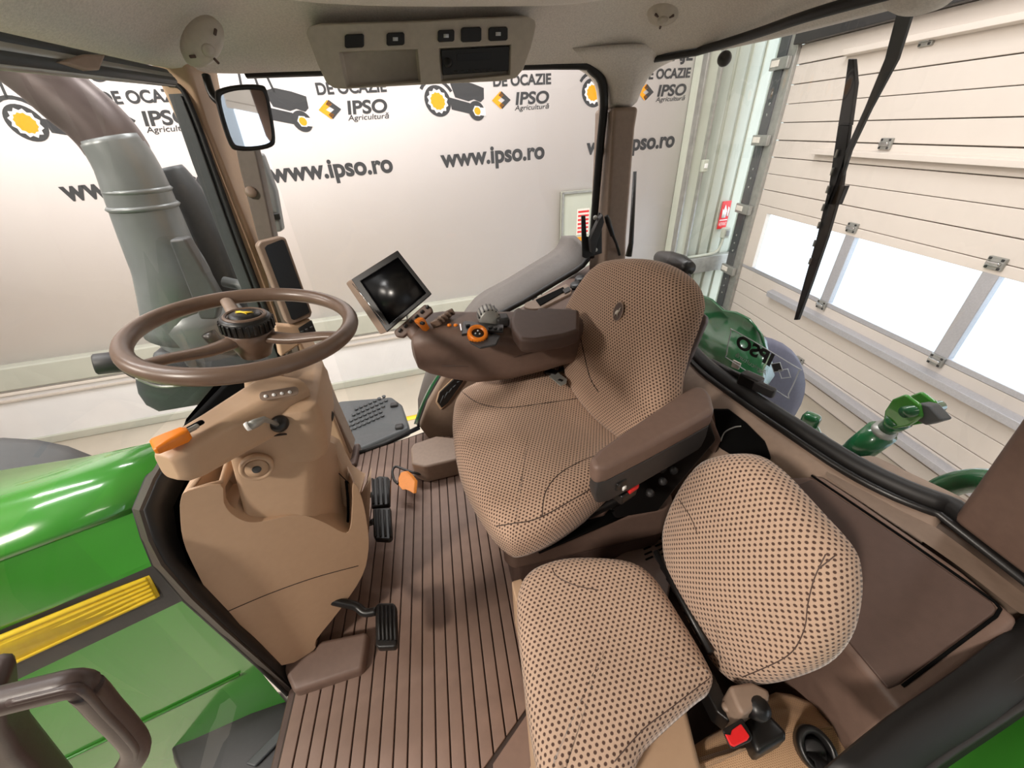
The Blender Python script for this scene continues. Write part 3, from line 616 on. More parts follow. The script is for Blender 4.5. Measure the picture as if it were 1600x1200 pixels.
# exterior door mirror seen past the corner post
em = thing('side_mirror', P(420,310,y=1.85), 'narrow translucent grey outside mirror edge right of the front corner post', 'mirror')
prism('mirror_case', [P(u, v, y=1.85) for u, v in ((398,238),(408,240),(430,300),(441,362),(428,364),(410,300))], (0,.05,0), 'pipe', em, .01)
tube('mirror_arm', [P(418,330,y=1.85), P(408,335,y=1.72), P(398,335,y=1.60)], .012, 'charcoal', em)
prism('mirror_band', [P(u, v, y=1.84) for u, v in ((422,335),(436,333),(438,343),(424,345))], (0,.01,0), 'charcoal', em, .003)
# step platform outside the right door
stp = thing('step_platform', P(590,660,z=-.22), 'grey anti-slip step platform outside the right door', 'step')
sp0 = [(500,640),(530,626),(612,619),(628,631),(638,660),(640,668),(560,702),(540,706),(520,690)]
prism('platform', [P(u, v, z=-.22) for u, v in sp0], -Z*.07, 'gunmetal', stp, .02)
for i in range(5):
    for j in range(9):
        u = 540+j*7.2+i*4.2; v = 676-i*9-j*3.2
        if u < 600+i*1.5: lathe('tread_stud', [(.011,0),(.014,.010),(.010,.010),(.007,.004)], P(u, v, z=-.22), (0,0,1), 'gunmetal', stp, n=8)
for u, v in ((616,633), (624,667)): box('platform_bolt', P(u, v, z=-.215), (.05,.04,.03), 'charcoal', stp, bevel=.01)
# rear right fender with green rim and the tyre cover
ff_ = thing('rear_fender', (.2,1.9,-.3), 'dark grey rear fender with green edge outside the right door', 'fender')
inner = rd; outs = [V((p.x-.01, 2.12, p.z-.03-.10*max(0,(.35-p.z)))) for p in rd]
midf = [V((p.x-.004, 1.93, p.z+.012)) for p in rd]
loft('fender_skin', [[V((p.x, 1.715, p.z-.005)) for p in rd], midf, outs, [V((p.x+.05, 2.16, p.z-.12)) for p in outs]], 'fgrey', ff_, caps=False, closed=False, solid=.008)
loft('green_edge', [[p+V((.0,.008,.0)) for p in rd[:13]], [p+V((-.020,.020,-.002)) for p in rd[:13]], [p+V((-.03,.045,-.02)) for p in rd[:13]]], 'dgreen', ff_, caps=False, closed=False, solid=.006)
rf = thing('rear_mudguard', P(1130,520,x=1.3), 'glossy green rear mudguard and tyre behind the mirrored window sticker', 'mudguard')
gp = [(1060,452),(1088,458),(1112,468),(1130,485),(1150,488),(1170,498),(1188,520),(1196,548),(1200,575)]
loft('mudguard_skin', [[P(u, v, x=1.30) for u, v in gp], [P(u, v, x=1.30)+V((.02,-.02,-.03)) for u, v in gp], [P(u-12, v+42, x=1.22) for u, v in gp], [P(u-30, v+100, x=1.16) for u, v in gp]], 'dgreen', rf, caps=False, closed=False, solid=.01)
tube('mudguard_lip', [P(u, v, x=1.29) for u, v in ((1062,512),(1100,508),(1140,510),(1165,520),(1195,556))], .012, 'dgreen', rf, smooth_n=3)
wy = P(1185,610,x=1.5)+V((.05,.25,-.25))
lathe('tyre', [(.18,-.1),(.34,-.09),(.42,-.05),(.44,0),(.42,.05),(.34,.09),(.18,.1)], wy, (.2,1,0), 'bluegrey', rf, n=36, label='blue-grey tyre')
box('axle_housing', (wy.x, wy.y, (GZ+wy.z)/2-.15), (.12,.12,wy.z-GZ-.3), 'charcoal', rf, bevel=.02)
rl = thing('rear_lamp', P(1060,415,x=1.1), 'black rounded rear work lamp above the driver seat back', 'work lamp')
tube('lamp_shell', [P(u, v, x=1.05) for u, v in ((1030,402),(1045,408),(1062,414),(1078,420))], [.030,.045,.045,.028], 'black', rl, n=18, smooth_n=3)
tube('lamp_stem_or_cord', [P(1074,425,x=1.05), P(1077,440,x=1.05), P(1078,468,x=1.12), P(1080,490,x=1.25)], .012, 'charcoal', rl)
prism('lamp_lens', [P(u, v, x=1.04) for u, v in ((1024,404),(1036,400),(1056,408),(1048,420))], (.01,.02,0), 'gunmetal', rl, .006)
# green hitch link
hl = thing('hitch_link', P(1400,670,x=1.7), 'dark green hydraulic hitch cylinder with forked end outside the rear window', 'hitch link')
lp = lambda u, v, x=1.7: P(u, v, x=x)
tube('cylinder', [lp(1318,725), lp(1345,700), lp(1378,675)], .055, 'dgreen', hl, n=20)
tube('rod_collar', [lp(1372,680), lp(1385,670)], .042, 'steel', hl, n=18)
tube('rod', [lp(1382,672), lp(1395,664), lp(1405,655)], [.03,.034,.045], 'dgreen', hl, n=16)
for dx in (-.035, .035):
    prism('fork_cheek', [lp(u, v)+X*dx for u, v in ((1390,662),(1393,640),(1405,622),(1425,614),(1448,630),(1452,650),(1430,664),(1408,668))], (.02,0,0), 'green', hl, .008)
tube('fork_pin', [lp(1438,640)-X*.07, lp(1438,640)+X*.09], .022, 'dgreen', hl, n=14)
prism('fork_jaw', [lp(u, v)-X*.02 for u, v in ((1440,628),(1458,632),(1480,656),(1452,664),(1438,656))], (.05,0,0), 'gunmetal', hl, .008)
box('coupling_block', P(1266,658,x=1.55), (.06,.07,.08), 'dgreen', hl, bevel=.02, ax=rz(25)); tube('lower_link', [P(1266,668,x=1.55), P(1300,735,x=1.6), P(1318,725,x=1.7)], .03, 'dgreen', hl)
box('hitch_frame', (1.6,1.0,-.95), (.25,.5,1.9), 'charcoal', hl, bevel=.05)
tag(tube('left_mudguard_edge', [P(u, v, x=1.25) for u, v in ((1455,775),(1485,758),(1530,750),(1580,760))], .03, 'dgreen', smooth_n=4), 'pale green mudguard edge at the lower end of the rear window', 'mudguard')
lg = tag(loft('left_fender', [[(.46,.06,.42),(.6,.09,.46),(.9,.14,.49),(1.2,.16,.47)], [(.46,-.5,.34),(.6,-.5,.40),(.9,-.5,.43),(1.2,-.5,.42)]], 'green', caps=False, closed=False, solid=.01), 'dark green left fender below the door seal in the near corner', 'fender')
# rear wiper
wp = thing('rear_wiper', P(1290,300,x=1.03), 'black rear window wiper with long blade and slim arm', 'wiper')
q = lambda u, v, x=1.025: P(u, v, x=x)
def strip(nm, pts, wd, m, par, th=.006):
    L_, R_ = [], []
    for i, (u, v) in enumerate(pts):
        L_.append(q(u-wd[i], v)); R_.append(q(u+wd[i], v))
    return prism(nm, L_+R_[::-1], (th,0,0), m, par, .0015)
strip('blade_tip', [(1329,92),(1328,130),(1318,196)], [4,8,9], 'black', wp, .012)
strip('blade', [(1318,196),(1305,290),(1284,370),(1262,440),(1243,500)], [9,10,8,6,3], 'charcoal', wp, .010)
strip('arm', [(1412,22),(1392,92),(1355,170),(1325,235),(1305,300)], [12,10,5,4,4], 'gunmetal', wp, .008)
for i in range(7): box('blade_slot', q(1318-(240+i*28-196)*.247, 240+i*28, 1.020), (.004,.006,.018), 'steel', wp, bevel=.001)
strip('blade_clip', [(1312,290),(1300,320)], [9,9], 'black', wp, .014)
lathe('pivot_cap', [(0,.02),(.014,.018),(.02,.008),(.02,0)], P(1132,92,x=.93), (-.6,-.8,0), 'black', wp, n=20)
# sticker on the rear glass (reads mirrored from inside)
k0 = P(1190,568,x=.855); kn = V((-.93,-.36,0)).normalized()
stk = thing('window_sticker', k0, 'pale outlined dealer sticker with mirrored lettering on the rear glass', 'sticker')
kq = lambda u, v: PN(u, v, k0, kn)
ks = [kq(u, v) for u, v in ((1150,518),(1243,573),(1248,580),(1232,616),(1225,618),(1140,562),(1135,555),(1142,520))]
tube('sticker_outline', spline(ks, 3, True), .0016, 'vinyl', stk, n=6, closed=True)
kx = (kq(1148,538)-kq(1205,572)).normalized(); ky = (kq(1143,520)-kq(1136,556)); ky = (ky-kx*ky.dot(kx)).normalized()
text('sticker_lettering', 'IPSO', kq(1203,572), kx, ky, .036, 'dark_print', stk, width=(kq(1148,538)-kq(1203,572)).length, bold=.04, shear=.1)
text('sticker_lettering', 'Agricultur\u0103', kq(1196,586), kx, ky, .014, 'vinyl', stk, width=(kq(1146,556)-kq(1196,586)).length*.95, bold=.01)
for u, v, m_ in ((1214,574,'dark_print'), (1226,584,'vinyl')):
    c_ = kq(u, v); r_ = .017; tube('sticker_diamond', [c_+kx*r_, c_+ky*r_, c_-kx*r_, c_-ky*r_], .0015, 'vinyl', stk, n=5, closed=True)
    if m_ == 'dark_print': poly('sticker_diamond', [c_+kx*r_, c_+ky*r_, c_-kx*r_, c_-ky*r_], m_, stk)
lat = thing('window_latch', P(1185,600,x=.86), 'black rear window latch clamped on the window seal', 'latch')
tube('latch_bar', [P(u, v, x=.84) for u, v in ((1112,565),(1140,580),(1165,592))], .010, 'black', lat, n=8)
box('latch_body', P(1172,597,x=.84), (.04,.06,.05), 'black', lat, rz(20), .008); box('latch_tab', P(1194,608,x=.845), (.02,.06,.03), 'charcoal', lat, rz(20), .006)
prism('latch_label', [P(u, v, x=.835) for u, v in ((1145,562),(1157,568),(1153,578),(1142,573))], (.004,0,0), 'paper', lat, .001)

# ================================================================== STEERING COLUMN AND WHEEL
col = thing('steering_column', (-.48,.85,-.02), 'tan moulded steering column with indicator arm, storage bin and round emblem boss', 'steering column')
n0 = V((.46,-.89,0)).normalized(); p0 = V((-.60,.62,0))
sh = [(281,800),(283,778),(292,768),(344,757),(350,785),(362,803),(385,815),(410,815),(450,806),(478,806),(510,818),(536,832),(547,826),(551,790),(551,760),(556,757),(566,780),(574,820),(576,858),(566,900),(532,952),(494,1000),(490,1016),(440,1040),(378,1012),(340,955),(305,890),(286,845)]
shp = [PN(p.x, p.y, p0, n0) for p in spline([V((u, v, 0)) for u, v in sh], 3, True)]
far_ = [p+(V((-.14,.36,-.24)) if 11.5 <= i/3 <= 18 else V((-.03,.38,-.15 if 10 <= i/3 < 11.5 else (-.05 if 7 <= i/3 < 10 else 0)))) for i, p in enumerate(shp)]
lsh = loft('lower_shroud', [shp, far_], 'tan', col, bevel=.020, seg=4)
def cut(o, pts, vec):
    n = len(pts); me = bpy.data.meshes.new('c'); w0 = WL[o]
    me.from_pydata([V(p)-w0 for p in pts]+[V(p)+V(vec)-w0 for p in pts], [], [tuple(range(n)), tuple(range(2*n-1, n-1, -1))]+[(i, n+i, n+(i+1) % n, (i+1) % n) for i in range(n)])
    bm = bmesh.new(); bm.from_mesh(me); bmesh.ops.recalc_face_normals(bm, faces=bm.faces); bm.to_mesh(me); bm.free()
    c = bpy.data.objects.new('c', me); C.objects.link(c); t = bpy.data.objects.new('t', o.data); C.objects.link(t)
    b = t.modifiers.new('x', 'BOOLEAN'); b.operation = 'DIFFERENCE'; b.solver = 'EXACT'; b.object = c
    dg = bpy.context.evaluated_depsgraph_get(); new = bpy.data.meshes.new_from_object(t.evaluated_get(dg))
    bpy.data.objects.remove(t); bpy.data.objects.remove(c); bpy.data.meshes.remove(me)
    if len(new.polygons): o.data = new
tube('shroud_seam', drape(lsh, ((352,957),(420,928),(490,903),(560,884))), .0012, 'groove', col, n=6)
box('column_core', (-.47,.88,.5), (.16,.18,.36), 'void', col, bevel=.02)
q1 = V((.30,-.95,.0)).normalized()
LN, RN = PN(342,688,V((-.455,.685,0)),q1), PN(497,684,V((-.455,.685,0)),q1)
lb_, rb_ = PN(374,808,V((-.47,.700,0)),q1), PN(482,814,V((-.47,.700,0)),q1)
RFt, RFb = P(530,700,y=.90), P(545,836,y=.815)
def quadsec(a, b, c, d, k=.18):
    out = []
    L_ = [V(a), V(b), V(c), V(d)]
    for i in range(4):
        p, nn, pp_ = L_[i], L_[(i+1) % 4], L_[i-1]; out += [p.lerp(pp_, k*.6), p.lerp(pp_, k*.18).lerp(nn, k*.18), p.lerp(nn, k*.6)]
    return out
def up_(t):
    a, b, c = lb_.lerp(LN, t), rb_.lerp(RN, t), RFb.lerp(RFt, t); return quadsec(a, b, c, c+(a-b)*1.0+V((0,.03,0)), .22)
top_c = sum(up_(1.0), V((0,0,0)))/12
loft('upper_shroud', [up_(-.12), up_(.02), up_(.35), up_(.7), up_(.92), [top_c+(p-top_c)*.97+Z*.012 for p in up_(1.0)], [top_c+(p-top_c)*.85+Z*.022 for p in up_(1.0)]], 'tan', col, bevel=.003)
bo = PN(401,732,V((-.455,.672,0)),q1)
bs = lathe('emblem_boss', [(0,-.002),(.0215,-.002),(.024,.003),(.0285,.004),(.031,-.002),(.031,-.01)], bo, q1, 'tan', col, n=32); lathe('emblem_disc', [(0,.006),(.0075,.006),(.0085,.003)], bo, q1, 'gunmetal', bs, n=24)
lathe('emblem_plate', [(0,.003),(.021,.003),(.0215,-.001)], bo+q1*-.001, q1, 'tan', bs, n=28)
# side flank with boot seam at the driver's side
prism('side_flank', [P(u, v, y=.86) for u, v in ((508,695),(528,705),(543,745),(547,820),(520,808),(500,760))], (-.06,.06,0), 'tan', col, .012)
tube('shroud_gap_shade', [P(u, v, y=.80) for u, v in ((541,752),(544,790),(541,822),(520,820))], .0035, 'void', col, n=6, smooth_n=3)  # dark tube draws the shade in the gap between the shroud parts
tube('flank_seam', [P(u, v, y=.853) for u, v in ((506,730),(530,740),(545,755))], .0014, 'groove', col, n=6)
# pod under the wheel
pod = P(452,640,y=.83); pax = frame((1,.12,-.12))
loft('pod', [rr(-.085*k,.085*k,-.12*k2,.13*k2,.04*k,lambda a, b, h=h: pod+pax[0]*a+pax[1]*b+pax[2]*h) for k, k2, h in ((.86,.9,-.075),(.97,.98,-.06),(1.0,1.0,-.01),(.98,.98,.04),(.9,.93,.062),(.7,.8,.070))], 'tan', col, bevel=.003)
lathe('wheel_neck', [(.040,-.03),(.040,.03),(.036,.05),(.030,.06)], P(415,604,y=.84)-Z*.02, (.1,0,1), 'tan', col, n=28)
# arm that carries the indicator stalk
rt, md, en = P(428,632,y=.775), P(350,678,y=.68), P(292,712,y=.612)
def asec(c, w_, h_, r_): 
    f = (en-rt).normalized(); s_ = Z.cross(f).normalized(); u_ = f.cross(s_); return rr(-w_,w_,-h_,h_,r_,lambda a, b: c+s_*a+u_*b)
fdir = (en-rt).normalized()
loft('stalk_arm', [asec(rt+fdir*-.04,.066,.050,.028), asec(rt,.060,.047,.026), asec(md,.042,.042,.020), asec(en,.036,.039,.020), asec(en+fdir*.022,.032,.034,.019), asec(en+fdir*.034,.020,.024,.013)], 'tan', col, bevel=.003)
arm_u = fdir.cross(Z.cross(fdir).normalized()); arm_s = Z.cross(fdir).normalized()
for k, (u, v) in enumerate(((301,666),(294,680))): 
    box('stalk_slot', P(u+2, v, y=.625), (.034,.010,.008), 'void', col, (fdir, arm_s, arm_u), .004)
stl = box('stalk_rod', P(292,674,y=.61), (.04,.008,.008), 'steel', col, (fdir, arm_s, arm_u), .003)
oa, ob = P(296,676,y=.605), P(238,699,y=.575); od = (ob-oa).normalized(); os_ = Z.cross(od).normalized(); ou = od.cross(os_)
loft('indicator_stalk', [rr(-a,a,-b,b,min(a,b)*.6,lambda s, t, p=p: p+os_*s+ou*t) for p, a, b in ((oa,.009,.008),(oa.lerp(ob,.15),.013,.012),(oa.lerp(ob,.6),.016,.010),(oa.lerp(ob,.92),.019,.007),(ob,.017,.004))], 'orange', col, bevel=.001, label='orange indicator stalk')
# indicator strip, crank and slots on the pod
ipn = V((.35,-.75,.55)).normalized(); ip0 = P(437,616,y=.735)
strip_o = rr(-.034,.034,-.008,.010,.007,lambda a, b: ip0+frame((1,.35,-.15))[0]*a+(ipn.cross(frame((1,.35,-.15))[0]))*b+ipn*.004)
pst = prism('indicator_strip', strip_o, ipn*.004, 'taupe', col, .001)
for i in range(4): lathe('indicator_light', [(0,.003),(.003,.002),(.0035,0)], ip0+frame((1,.35,-.15))[0]*(-.024+i*.014)+ipn*.008, ipn, 'white', pst, n=10)
kp = P(437,661,y=.715); kn2 = V((.25,-.9,.3)).normalized()
lathe('tilt_knob', [(0,.018),(.012,.017),(.017,.010),(.018,-.012)], kp, kn2, 'black', col, n=24)
tube('tilt_lever', [kp+kn2*.012, P(424,659,y=.69), P(412,655,y=.675), P(400,661,y=.66), P(387,667,y=.65)], [.004,.004,.006,.0085,.0085], 'steel', col, n=12)
lathe('lever_cap', [(0,.003),(.008,.002),(.009,-.004)], P(386,667,y=.648), (-.9,-.4,-.2), 'white', col, n=14)
tube('pod_slot', [P(388,687,y=.688), P(415,682,y=.70), P(448,678,y=.715)], .0025, 'groove', col, n=6)
box('side_latch', P(508,652,y=.86), (.04,.03,.018), 'black', col, bevel=.006)
# storage bin in the shoulder
bpx = [(298,764),(345,752),(357,712),(334,716)]
bs_ = [drape(lsh, [p, (p[0]+.5, p[1])], 2)[0] for p in bpx]; bc_ = sum(bs_, V((0,0,0)))/4
tube('bin_rim', [bc_+(p-bc_)*1.05 for p in bs_], .005, 'tan', col, n=8, closed=True)
cut(lsh, [p+Z*.03 for p in bs_], (0,.01,-.12))
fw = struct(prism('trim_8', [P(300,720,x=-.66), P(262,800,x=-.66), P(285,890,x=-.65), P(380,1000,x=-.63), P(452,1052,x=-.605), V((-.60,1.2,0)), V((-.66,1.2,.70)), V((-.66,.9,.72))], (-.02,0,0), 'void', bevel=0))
# brown toe plate on the floor ahead of the shroud
prism('toe_plate', [P(438,1036,z=.05), P(490,1014,z=.05), P(500,1000,z=.06), P(575,985,z=.06), P(566,1046,z=.03), P(458,1082,z=.03)], (0,0,-.05), 'brown', fm, .012)

# steering wheel
wc_ = V((-.422,.865,.969)); wn_ = V((.116,-.008,.993)).normalized(); R_ = .2025
sw = thing('steering_wheel', wc_-Z*.06, 'brown three-spoke steering wheel with black ribbed hub ring', 'steering wheel')
wa = wn_.cross(Y).normalized(); wb = wn_.cross(wa)
tube('rim', [wc_+wa*R_*math.cos(t)+wb*R_*math.sin(t) for t in [2*math.pi*i/72 for i in range(72)]], .0165, 'wheel', sw, n=16, closed=True)
hub = wc_-wn_*.018
for i, (u, v) in enumerate(((347,462),(540,525),(248,562))):
    d_ = (PN(u, v, wc_, wn_)-wc_); d_ = d_/d_.length
    e_ = wc_+d_*(R_-.006); s_ = hub+d_*.03
    tube('spoke', [s_, s_.lerp(e_,.35)-wn_*.006, s_.lerp(e_,.75), e_], [.020,.017,.014,.013], 'taupe' if i == 0 else 'wheel', sw, n=12, flat=.62, up=tuple(wn_), smooth_n=3)
lathe('hub', [(.030,-.045),(.040,-.02),(.046,0),(.046,.012),(.040,.018),(0,.018)], hub, wn_, 'wheel', sw, n=36)
hr = lathe('hub_ring', [(.044,.012),(.048,.016),(.048,.040),(.044,.045),(.034,.047),(.030,.044),(0,.044)], hub, wn_, 'black', sw, n=40)
for i in range(26):
    t = 2*math.pi*i/26; dr = wa*math.cos(t)+wb*math.sin(t); box('grip_rib', hub+dr*.048+wn_*.028, (.006,.006,.022), 'black', hr, (dr, wn_.cross(dr), wn_), .0015)
lathe('hub_trim', [(.034,.046),(.036,.050),(.040,.048),(.041,.044)], hub, wn_, 'wheel', sw, n=36)
hc = lathe('hub_cap', [(0,.052),(.020,.051),(.029,.048),(.030,.044)], hub, wn_, 'black', sw, n=32)
hx = X*.94-Y*.34; hx = (hx-wn_*hx.dot(wn_)).normalized(); hy = wn_.cross(hx); ho = hub+wn_*.0525
prism('hub_emblem', [ho+hx*a+hy*b for a, b in ((-.017,-.003),(-.010,.003),(-.002,.002),(.006,.006),(.012,.010),(.013,.005),(.019,.004),(.012,.001),(.009,-.004),(.014,-.009),(.006,-.005),(-.004,-.004),(-.012,-.010),(-.011,-.003))], wn_*.001, 'yellow', hc, 0)

# ================================================================== PEDALS
bpd = thing('brake_pedals', P(600,800,z=0), 'pair of black ribbed brake pedals standing close together', 'pedals')
for pxs in ([(583,748),(592,743),(606,744),(610,750),(609,788),(580,792),(579,775)], [(582,794),(610,792),(613,838),(608,843),(586,842),(583,836)]):
    pts = [P(u, v, z=.15) for u, v in pxs]; pd = prism('pedal_pad', pts, -Z*.022, 'black', bpd, .006)
    us = [u for u, v in pxs]; vs_ = [v for u, v in pxs]
    for k in range(4):
        u = min(us)+(max(us)-min(us))*(k+.5)/4; tube('pad_rib', [P(u-1, min(vs_)+5, z=.152), P(u+1, max(vs_)-5, z=.152)], .0045, 'rubber', pd, n=6)
for u, v in ((583,815), (590,770)): tube('pedal_arm', [P(u, v, z=.13), P(u-8, v+3, z=.10), P(u-35, v+5, z=.08)], .011, 'black', bpd, smooth_n=3)
cpd = thing('clutch_pedal', P(601,978,z=0), 'single black ribbed clutch pedal beside the column shroud', 'pedal')
pxs = [(586,945),(592,941),(614,941),(619,946),(621,1004),(617,1011),(590,1012),(586,1006)]
pd = prism('pedal_pad', [P(u, v, z=.15) for u, v in pxs], -Z*.025, 'black', cpd, .008)
for k in range(5): u = 591+k*6.2; tube('pad_rib', [P(u, 947, z=.152), P(u+2, 1000, z=.152)], .0042, 'rubber', pd, n=6)
tube('pedal_arm', [P(588,955,z=.14), P(570,957,z=.14), P(556,947,z=.15), P(535,942,z=.17), P(500,935,z=.2)], .012, 'black', cpd, smooth_n=4)
ol2 = thing('orange_lever', P(635,760,z=0), 'small orange lever plate with bent black rod on the mat', 'lever')
prism('lever_plate', [P(u, v, z=.07) for u, v in ((626,738),(633,736),(640,742),(644,747),(648,752),(646,772),(640,768),(633,765),(628,766),(622,758),(622,747))], (.012,.012,-.012), 'dkorange', ol2, .004, label='orange plate')
tube('lever_rod', [P(664,735,z=.03), P(660,740,z=.04), P(648,739,z=.05), P(630,733,z=.055), P(618,729,z=.06), P(613,737,z=.06), P(616,750,z=.06), P(622,756,z=.07)], .0055, 'black', ol2, smooth_n=4)
lathe('rod_ball', [(0,.018),(.010,.014),(.014,.004),(.010,-.008),(.0,-.012)], P(664,732,z=.035), (.1,-.2,1), 'black', ol2, n=18)
tube('rod_cable', [P(660,740,z=.03), P(668,745,z=.015), P(672,736,z=.03)], .003, 'black', ol2, n=6)

# ================================================================== DISPLAYS
cdp = thing('post_display', P(450,440,y=1.42), 'tall narrow instrument display in a tan housing on the front corner post', 'display')
dn = V((.50,-.86,.10)).normalized(); d0 = P(450,440,y=1.42)
dq = lambda u, v, o=0: PN(u, v, d0, dn)+dn*o
prism('housing', [dq(u, v) for u, v in ((402,384),(407,377),(440,369),(447,372),(488,488),(486,496),(455,508),(449,505))], -dn*.05, 'taupe', cdp, .008, seg=3)
prism('screen', [dq(u, v, .001) for u, v in ((413,387),(417,383),(440,374),(444,376),(484,488),(459,500),(455,498))], dn*.004, 'screen', cdp, .002)
prism('housing_foot', [dq(u, v, -.01) for u, v in ((430,508),(455,510),(486,498),(494,520),(470,540),(440,560))], -dn*.05, 'tan', cdp, .008)
kb = prism('keypad', [dq(u, v, -.006) for u, v in ((466,513),(487,500),(494,518),(473,530))], dn*.008, 'black', cdp, .003)
for i in range(3): box('key', dq(472+i*7, 518-i*3.5, .003), (.010,.010,.008), 'charcoal', kb, bevel=.002)
mon = thing('touchscreen_monitor', P(605,470,d=1.22), 'square tilted touchscreen monitor with black screen on the armrest arm', 'monitor')
Mq = lambda u, v, o=0: P(u, v, d=1.20)+o*mnn
mnn = (P(800,600,d=0)-P(640,470,d=1)).normalized(); mnn = (V((0,0,0))-to_world(V((0,0,1)))).normalized()
tl, tr, br, bl = (549,437),(622,391),(676,460),(605,520)
cas = prism('case', [Mq(*p) for p in (tl, tr, br, bl)], to_world(V((-.030,-.004,.026))), 'taupe', mon, .005, seg=3)
cx_, cy_ = 613, 452
def insq(k, o): return [Mq(cx_+(u-cx_)*k+o[0], cy_+(v-cy_)*k+o[1], .0) for u, v in (tl, tr, br, bl)]
ngon_plate('bezel', [p+mnn*.001 for p in insq(.985,(0,0))], [[p+mnn*.001 for p in insq(.80,(3,0))]], mnn*.005, 'bezel', mon, .002)
prism('screen', [p+mnn*.001 for p in insq(.82,(3,0))], mnn*.001, 'screen', mon, 0)
tube('silver_edge', [Mq(552,444,.006), Mq(604,508,.006)], .0012, 'chrome', mon, n=6)
kpad = prism('keypad', [Mq(u, v, -.01) for u, v in ((613,517),(662,474),(672,478),(675,486),(628,527),(617,526))], -mnn*.02, 'brown', mon, .005)
for i in range(6): box('key', Mq(624+i*8.6, 516-i*7.4, -.007), (.012,.009,.008), 'black', kpad, frame((.75,.1,.6)), .002)
tube('mount_arm', [Mq(640,512,-.03), Mq(652,526,-.03), Mq(668,538,-.02)], [.026,.024,.024], 'brown', mon, n=14)

# ================================================================== ARMREST CONSOLE
ac = thing('armrest_console', (.15,1.18,.58), 'brown right-hand armrest console with throttle, dials and buttons', 'armrest console')
def csec(x, y0, y1, z0, z1, r, tilt=0): return rr(y0, y1, z0, z1, r, lambda a, b: V((x, a, b+tilt*(a-y0))))
loft('body', [csec(-.128,1.13,1.21,.705,.755,.02), csec(-.118,1.10,1.25,.675,.785,.03), csec(-.085,1.085,1.275,.655,.805,.04), csec(-.02,1.08,1.285,.625,.805,.045), csec(.06,1.075,1.285,.60,.795,.05), csec(.16,1.075,1.28,.595,.785,.05), csec(.30,1.085,1.27,.605,.775,.05), csec(.45,1.10,1.26,.63,.775,.04)], 'brown', ac, bevel=.003)
prism('arm_pad', [P(u, v, z=.812) for u, v in ((800,512),(797,500),(803,482),(812,478),(817,482),(838,483),(842,479),(905,483),(905,515),(880,523),(835,530),(812,529))], (0,0,-.045), 'dbrown', ac, .012, seg=4)
tube('seam_line', [P(u, v, y=1.078) for u, v in ((690,572),(740,572),(790,562),(880,537))], .0018, 'dbrown', ac, n=6)
prism('button_strip', [P(u, v, z=.808) for u, v in ((723,503),(727,501),(787,507),(786,517),(760,516),(721,522))], (0,0,-.008), 'black', ac, .002)
for i in range(3): box('strip_button', P(731+i*9, 508+i*1, z=.812), (.014,.012,.008), 'bezel', ac, bevel=.003)
for i in range(3): box('strip_button', P(766+i*8, 511+i*1.2, z=.811), (.012,.010,.008), 'charcoal', ac, bevel=.003)
for u in (702, 712): lathe('amber_button', [(0,.004),(.006,.003),(.007,-.002)], P(u, 508, z=.808), Z, 'orange', ac, n=14)
box('silver_bar', P(720,512,z=.809), (.006,.05,.006), 'chrome', ac, bevel=.002)
well = prism('dial_well', [P(u, v, z=.797) for u, v in ((728,520),(762,514),(782,524),(775,538),(750,543),(735,535))], (0,0,-.006), 'charcoal', ac, .003)
dl = P(746,525,z=.80); da = V((.1,-.5,.86)).normalized()
od_ = lathe('orange_dial', [(.026,-.004),(.0285,.0),(.0285,.016),(.026,.020),(.019,.020),(.018,.012),(0,.012)], dl, da, 'orange', ac, n=32, label='orange ring dial')
for i in range(22):
    t = 2*math.pi*i/22; ex_ = da.orthogonal().normalized(); ey_ = da.cross(ex_); dr = ex_*math.cos(t)+ey_*math.sin(t); box('dial_rib', dl+dr*.0285+da*.008, (.003,.0035,.014), 'orange', od_, (dr, da.cross(dr), da), .0008)
lathe('dial_centre', [(0,.016),(.016,.015),(.0185,.011)], dl, da, 'black', ac, n=24)
for a, b in ((-.006,.004),(.006,.004),(0,-.006)): box('dial_symbol', dl+da.orthogonal().normalized()*a+da.cross(da.orthogonal().normalized())*b+da*.0165, (.005,.004,.001), 'vinyl', ac, frame(da.orthogonal(), da), 0)
# throttle hump with ribs
th = P(763,490,z=.82); ta = V((.1,-.99,0)).normalized()
tq = lathe('throttle_hump', [(0,-.028),(.030,-.028),(.033,-.024),(.033,.024),(.030,.028),(0,.028)], th-Z*.012, ta, 'steel', ac, n=32)
for i in range(7):
    a = math.radians(20+i*22); box('hump_rib', th-Z*.012+V((math.cos(a)*-.0335,0,math.sin(a)*.0335)), (.004,.052,.004), 'black', tq, (V((-math.cos(a),0,math.sin(a))), Y, V((math.sin(a),0,math.cos(a)))), .001)
box('hump_block', P(785,500,z=.80), (.04,.05,.03), 'charcoal', ac, bevel=.008)
for i in range(5):
    box('hydraulic_lever', P(681+i*5.5, 505-i*4.0, z=.818), (.030,.010,.022), 'wheel', ac, frame((1,-.35,.5)), .004)
ot = P(667,516,z=.80); 
lk = loft('throttle_lever', [rr(-a,a,-b,b,min(a,b)*.7,lambda s, t, h=h, o=o: ot+V((.55,.75,0)).normalized()*s+V((-.75,.55,.0)).normalized()*(t)+V((-.42,0,.9)).normalized()*h) for a, b, h, o in ((.010,.007,-.02,0),(.011,.008,.0,0),(.014,.010,.025,0),(.016,.011,.036,0),(.013,.009,.043,0))], 'orange', ac, bevel=.002, label='orange throttle lever')
box('lever_button', P(660,505,z=.835), (.010,.014,.008), 'black', lk, rz(50), .002)

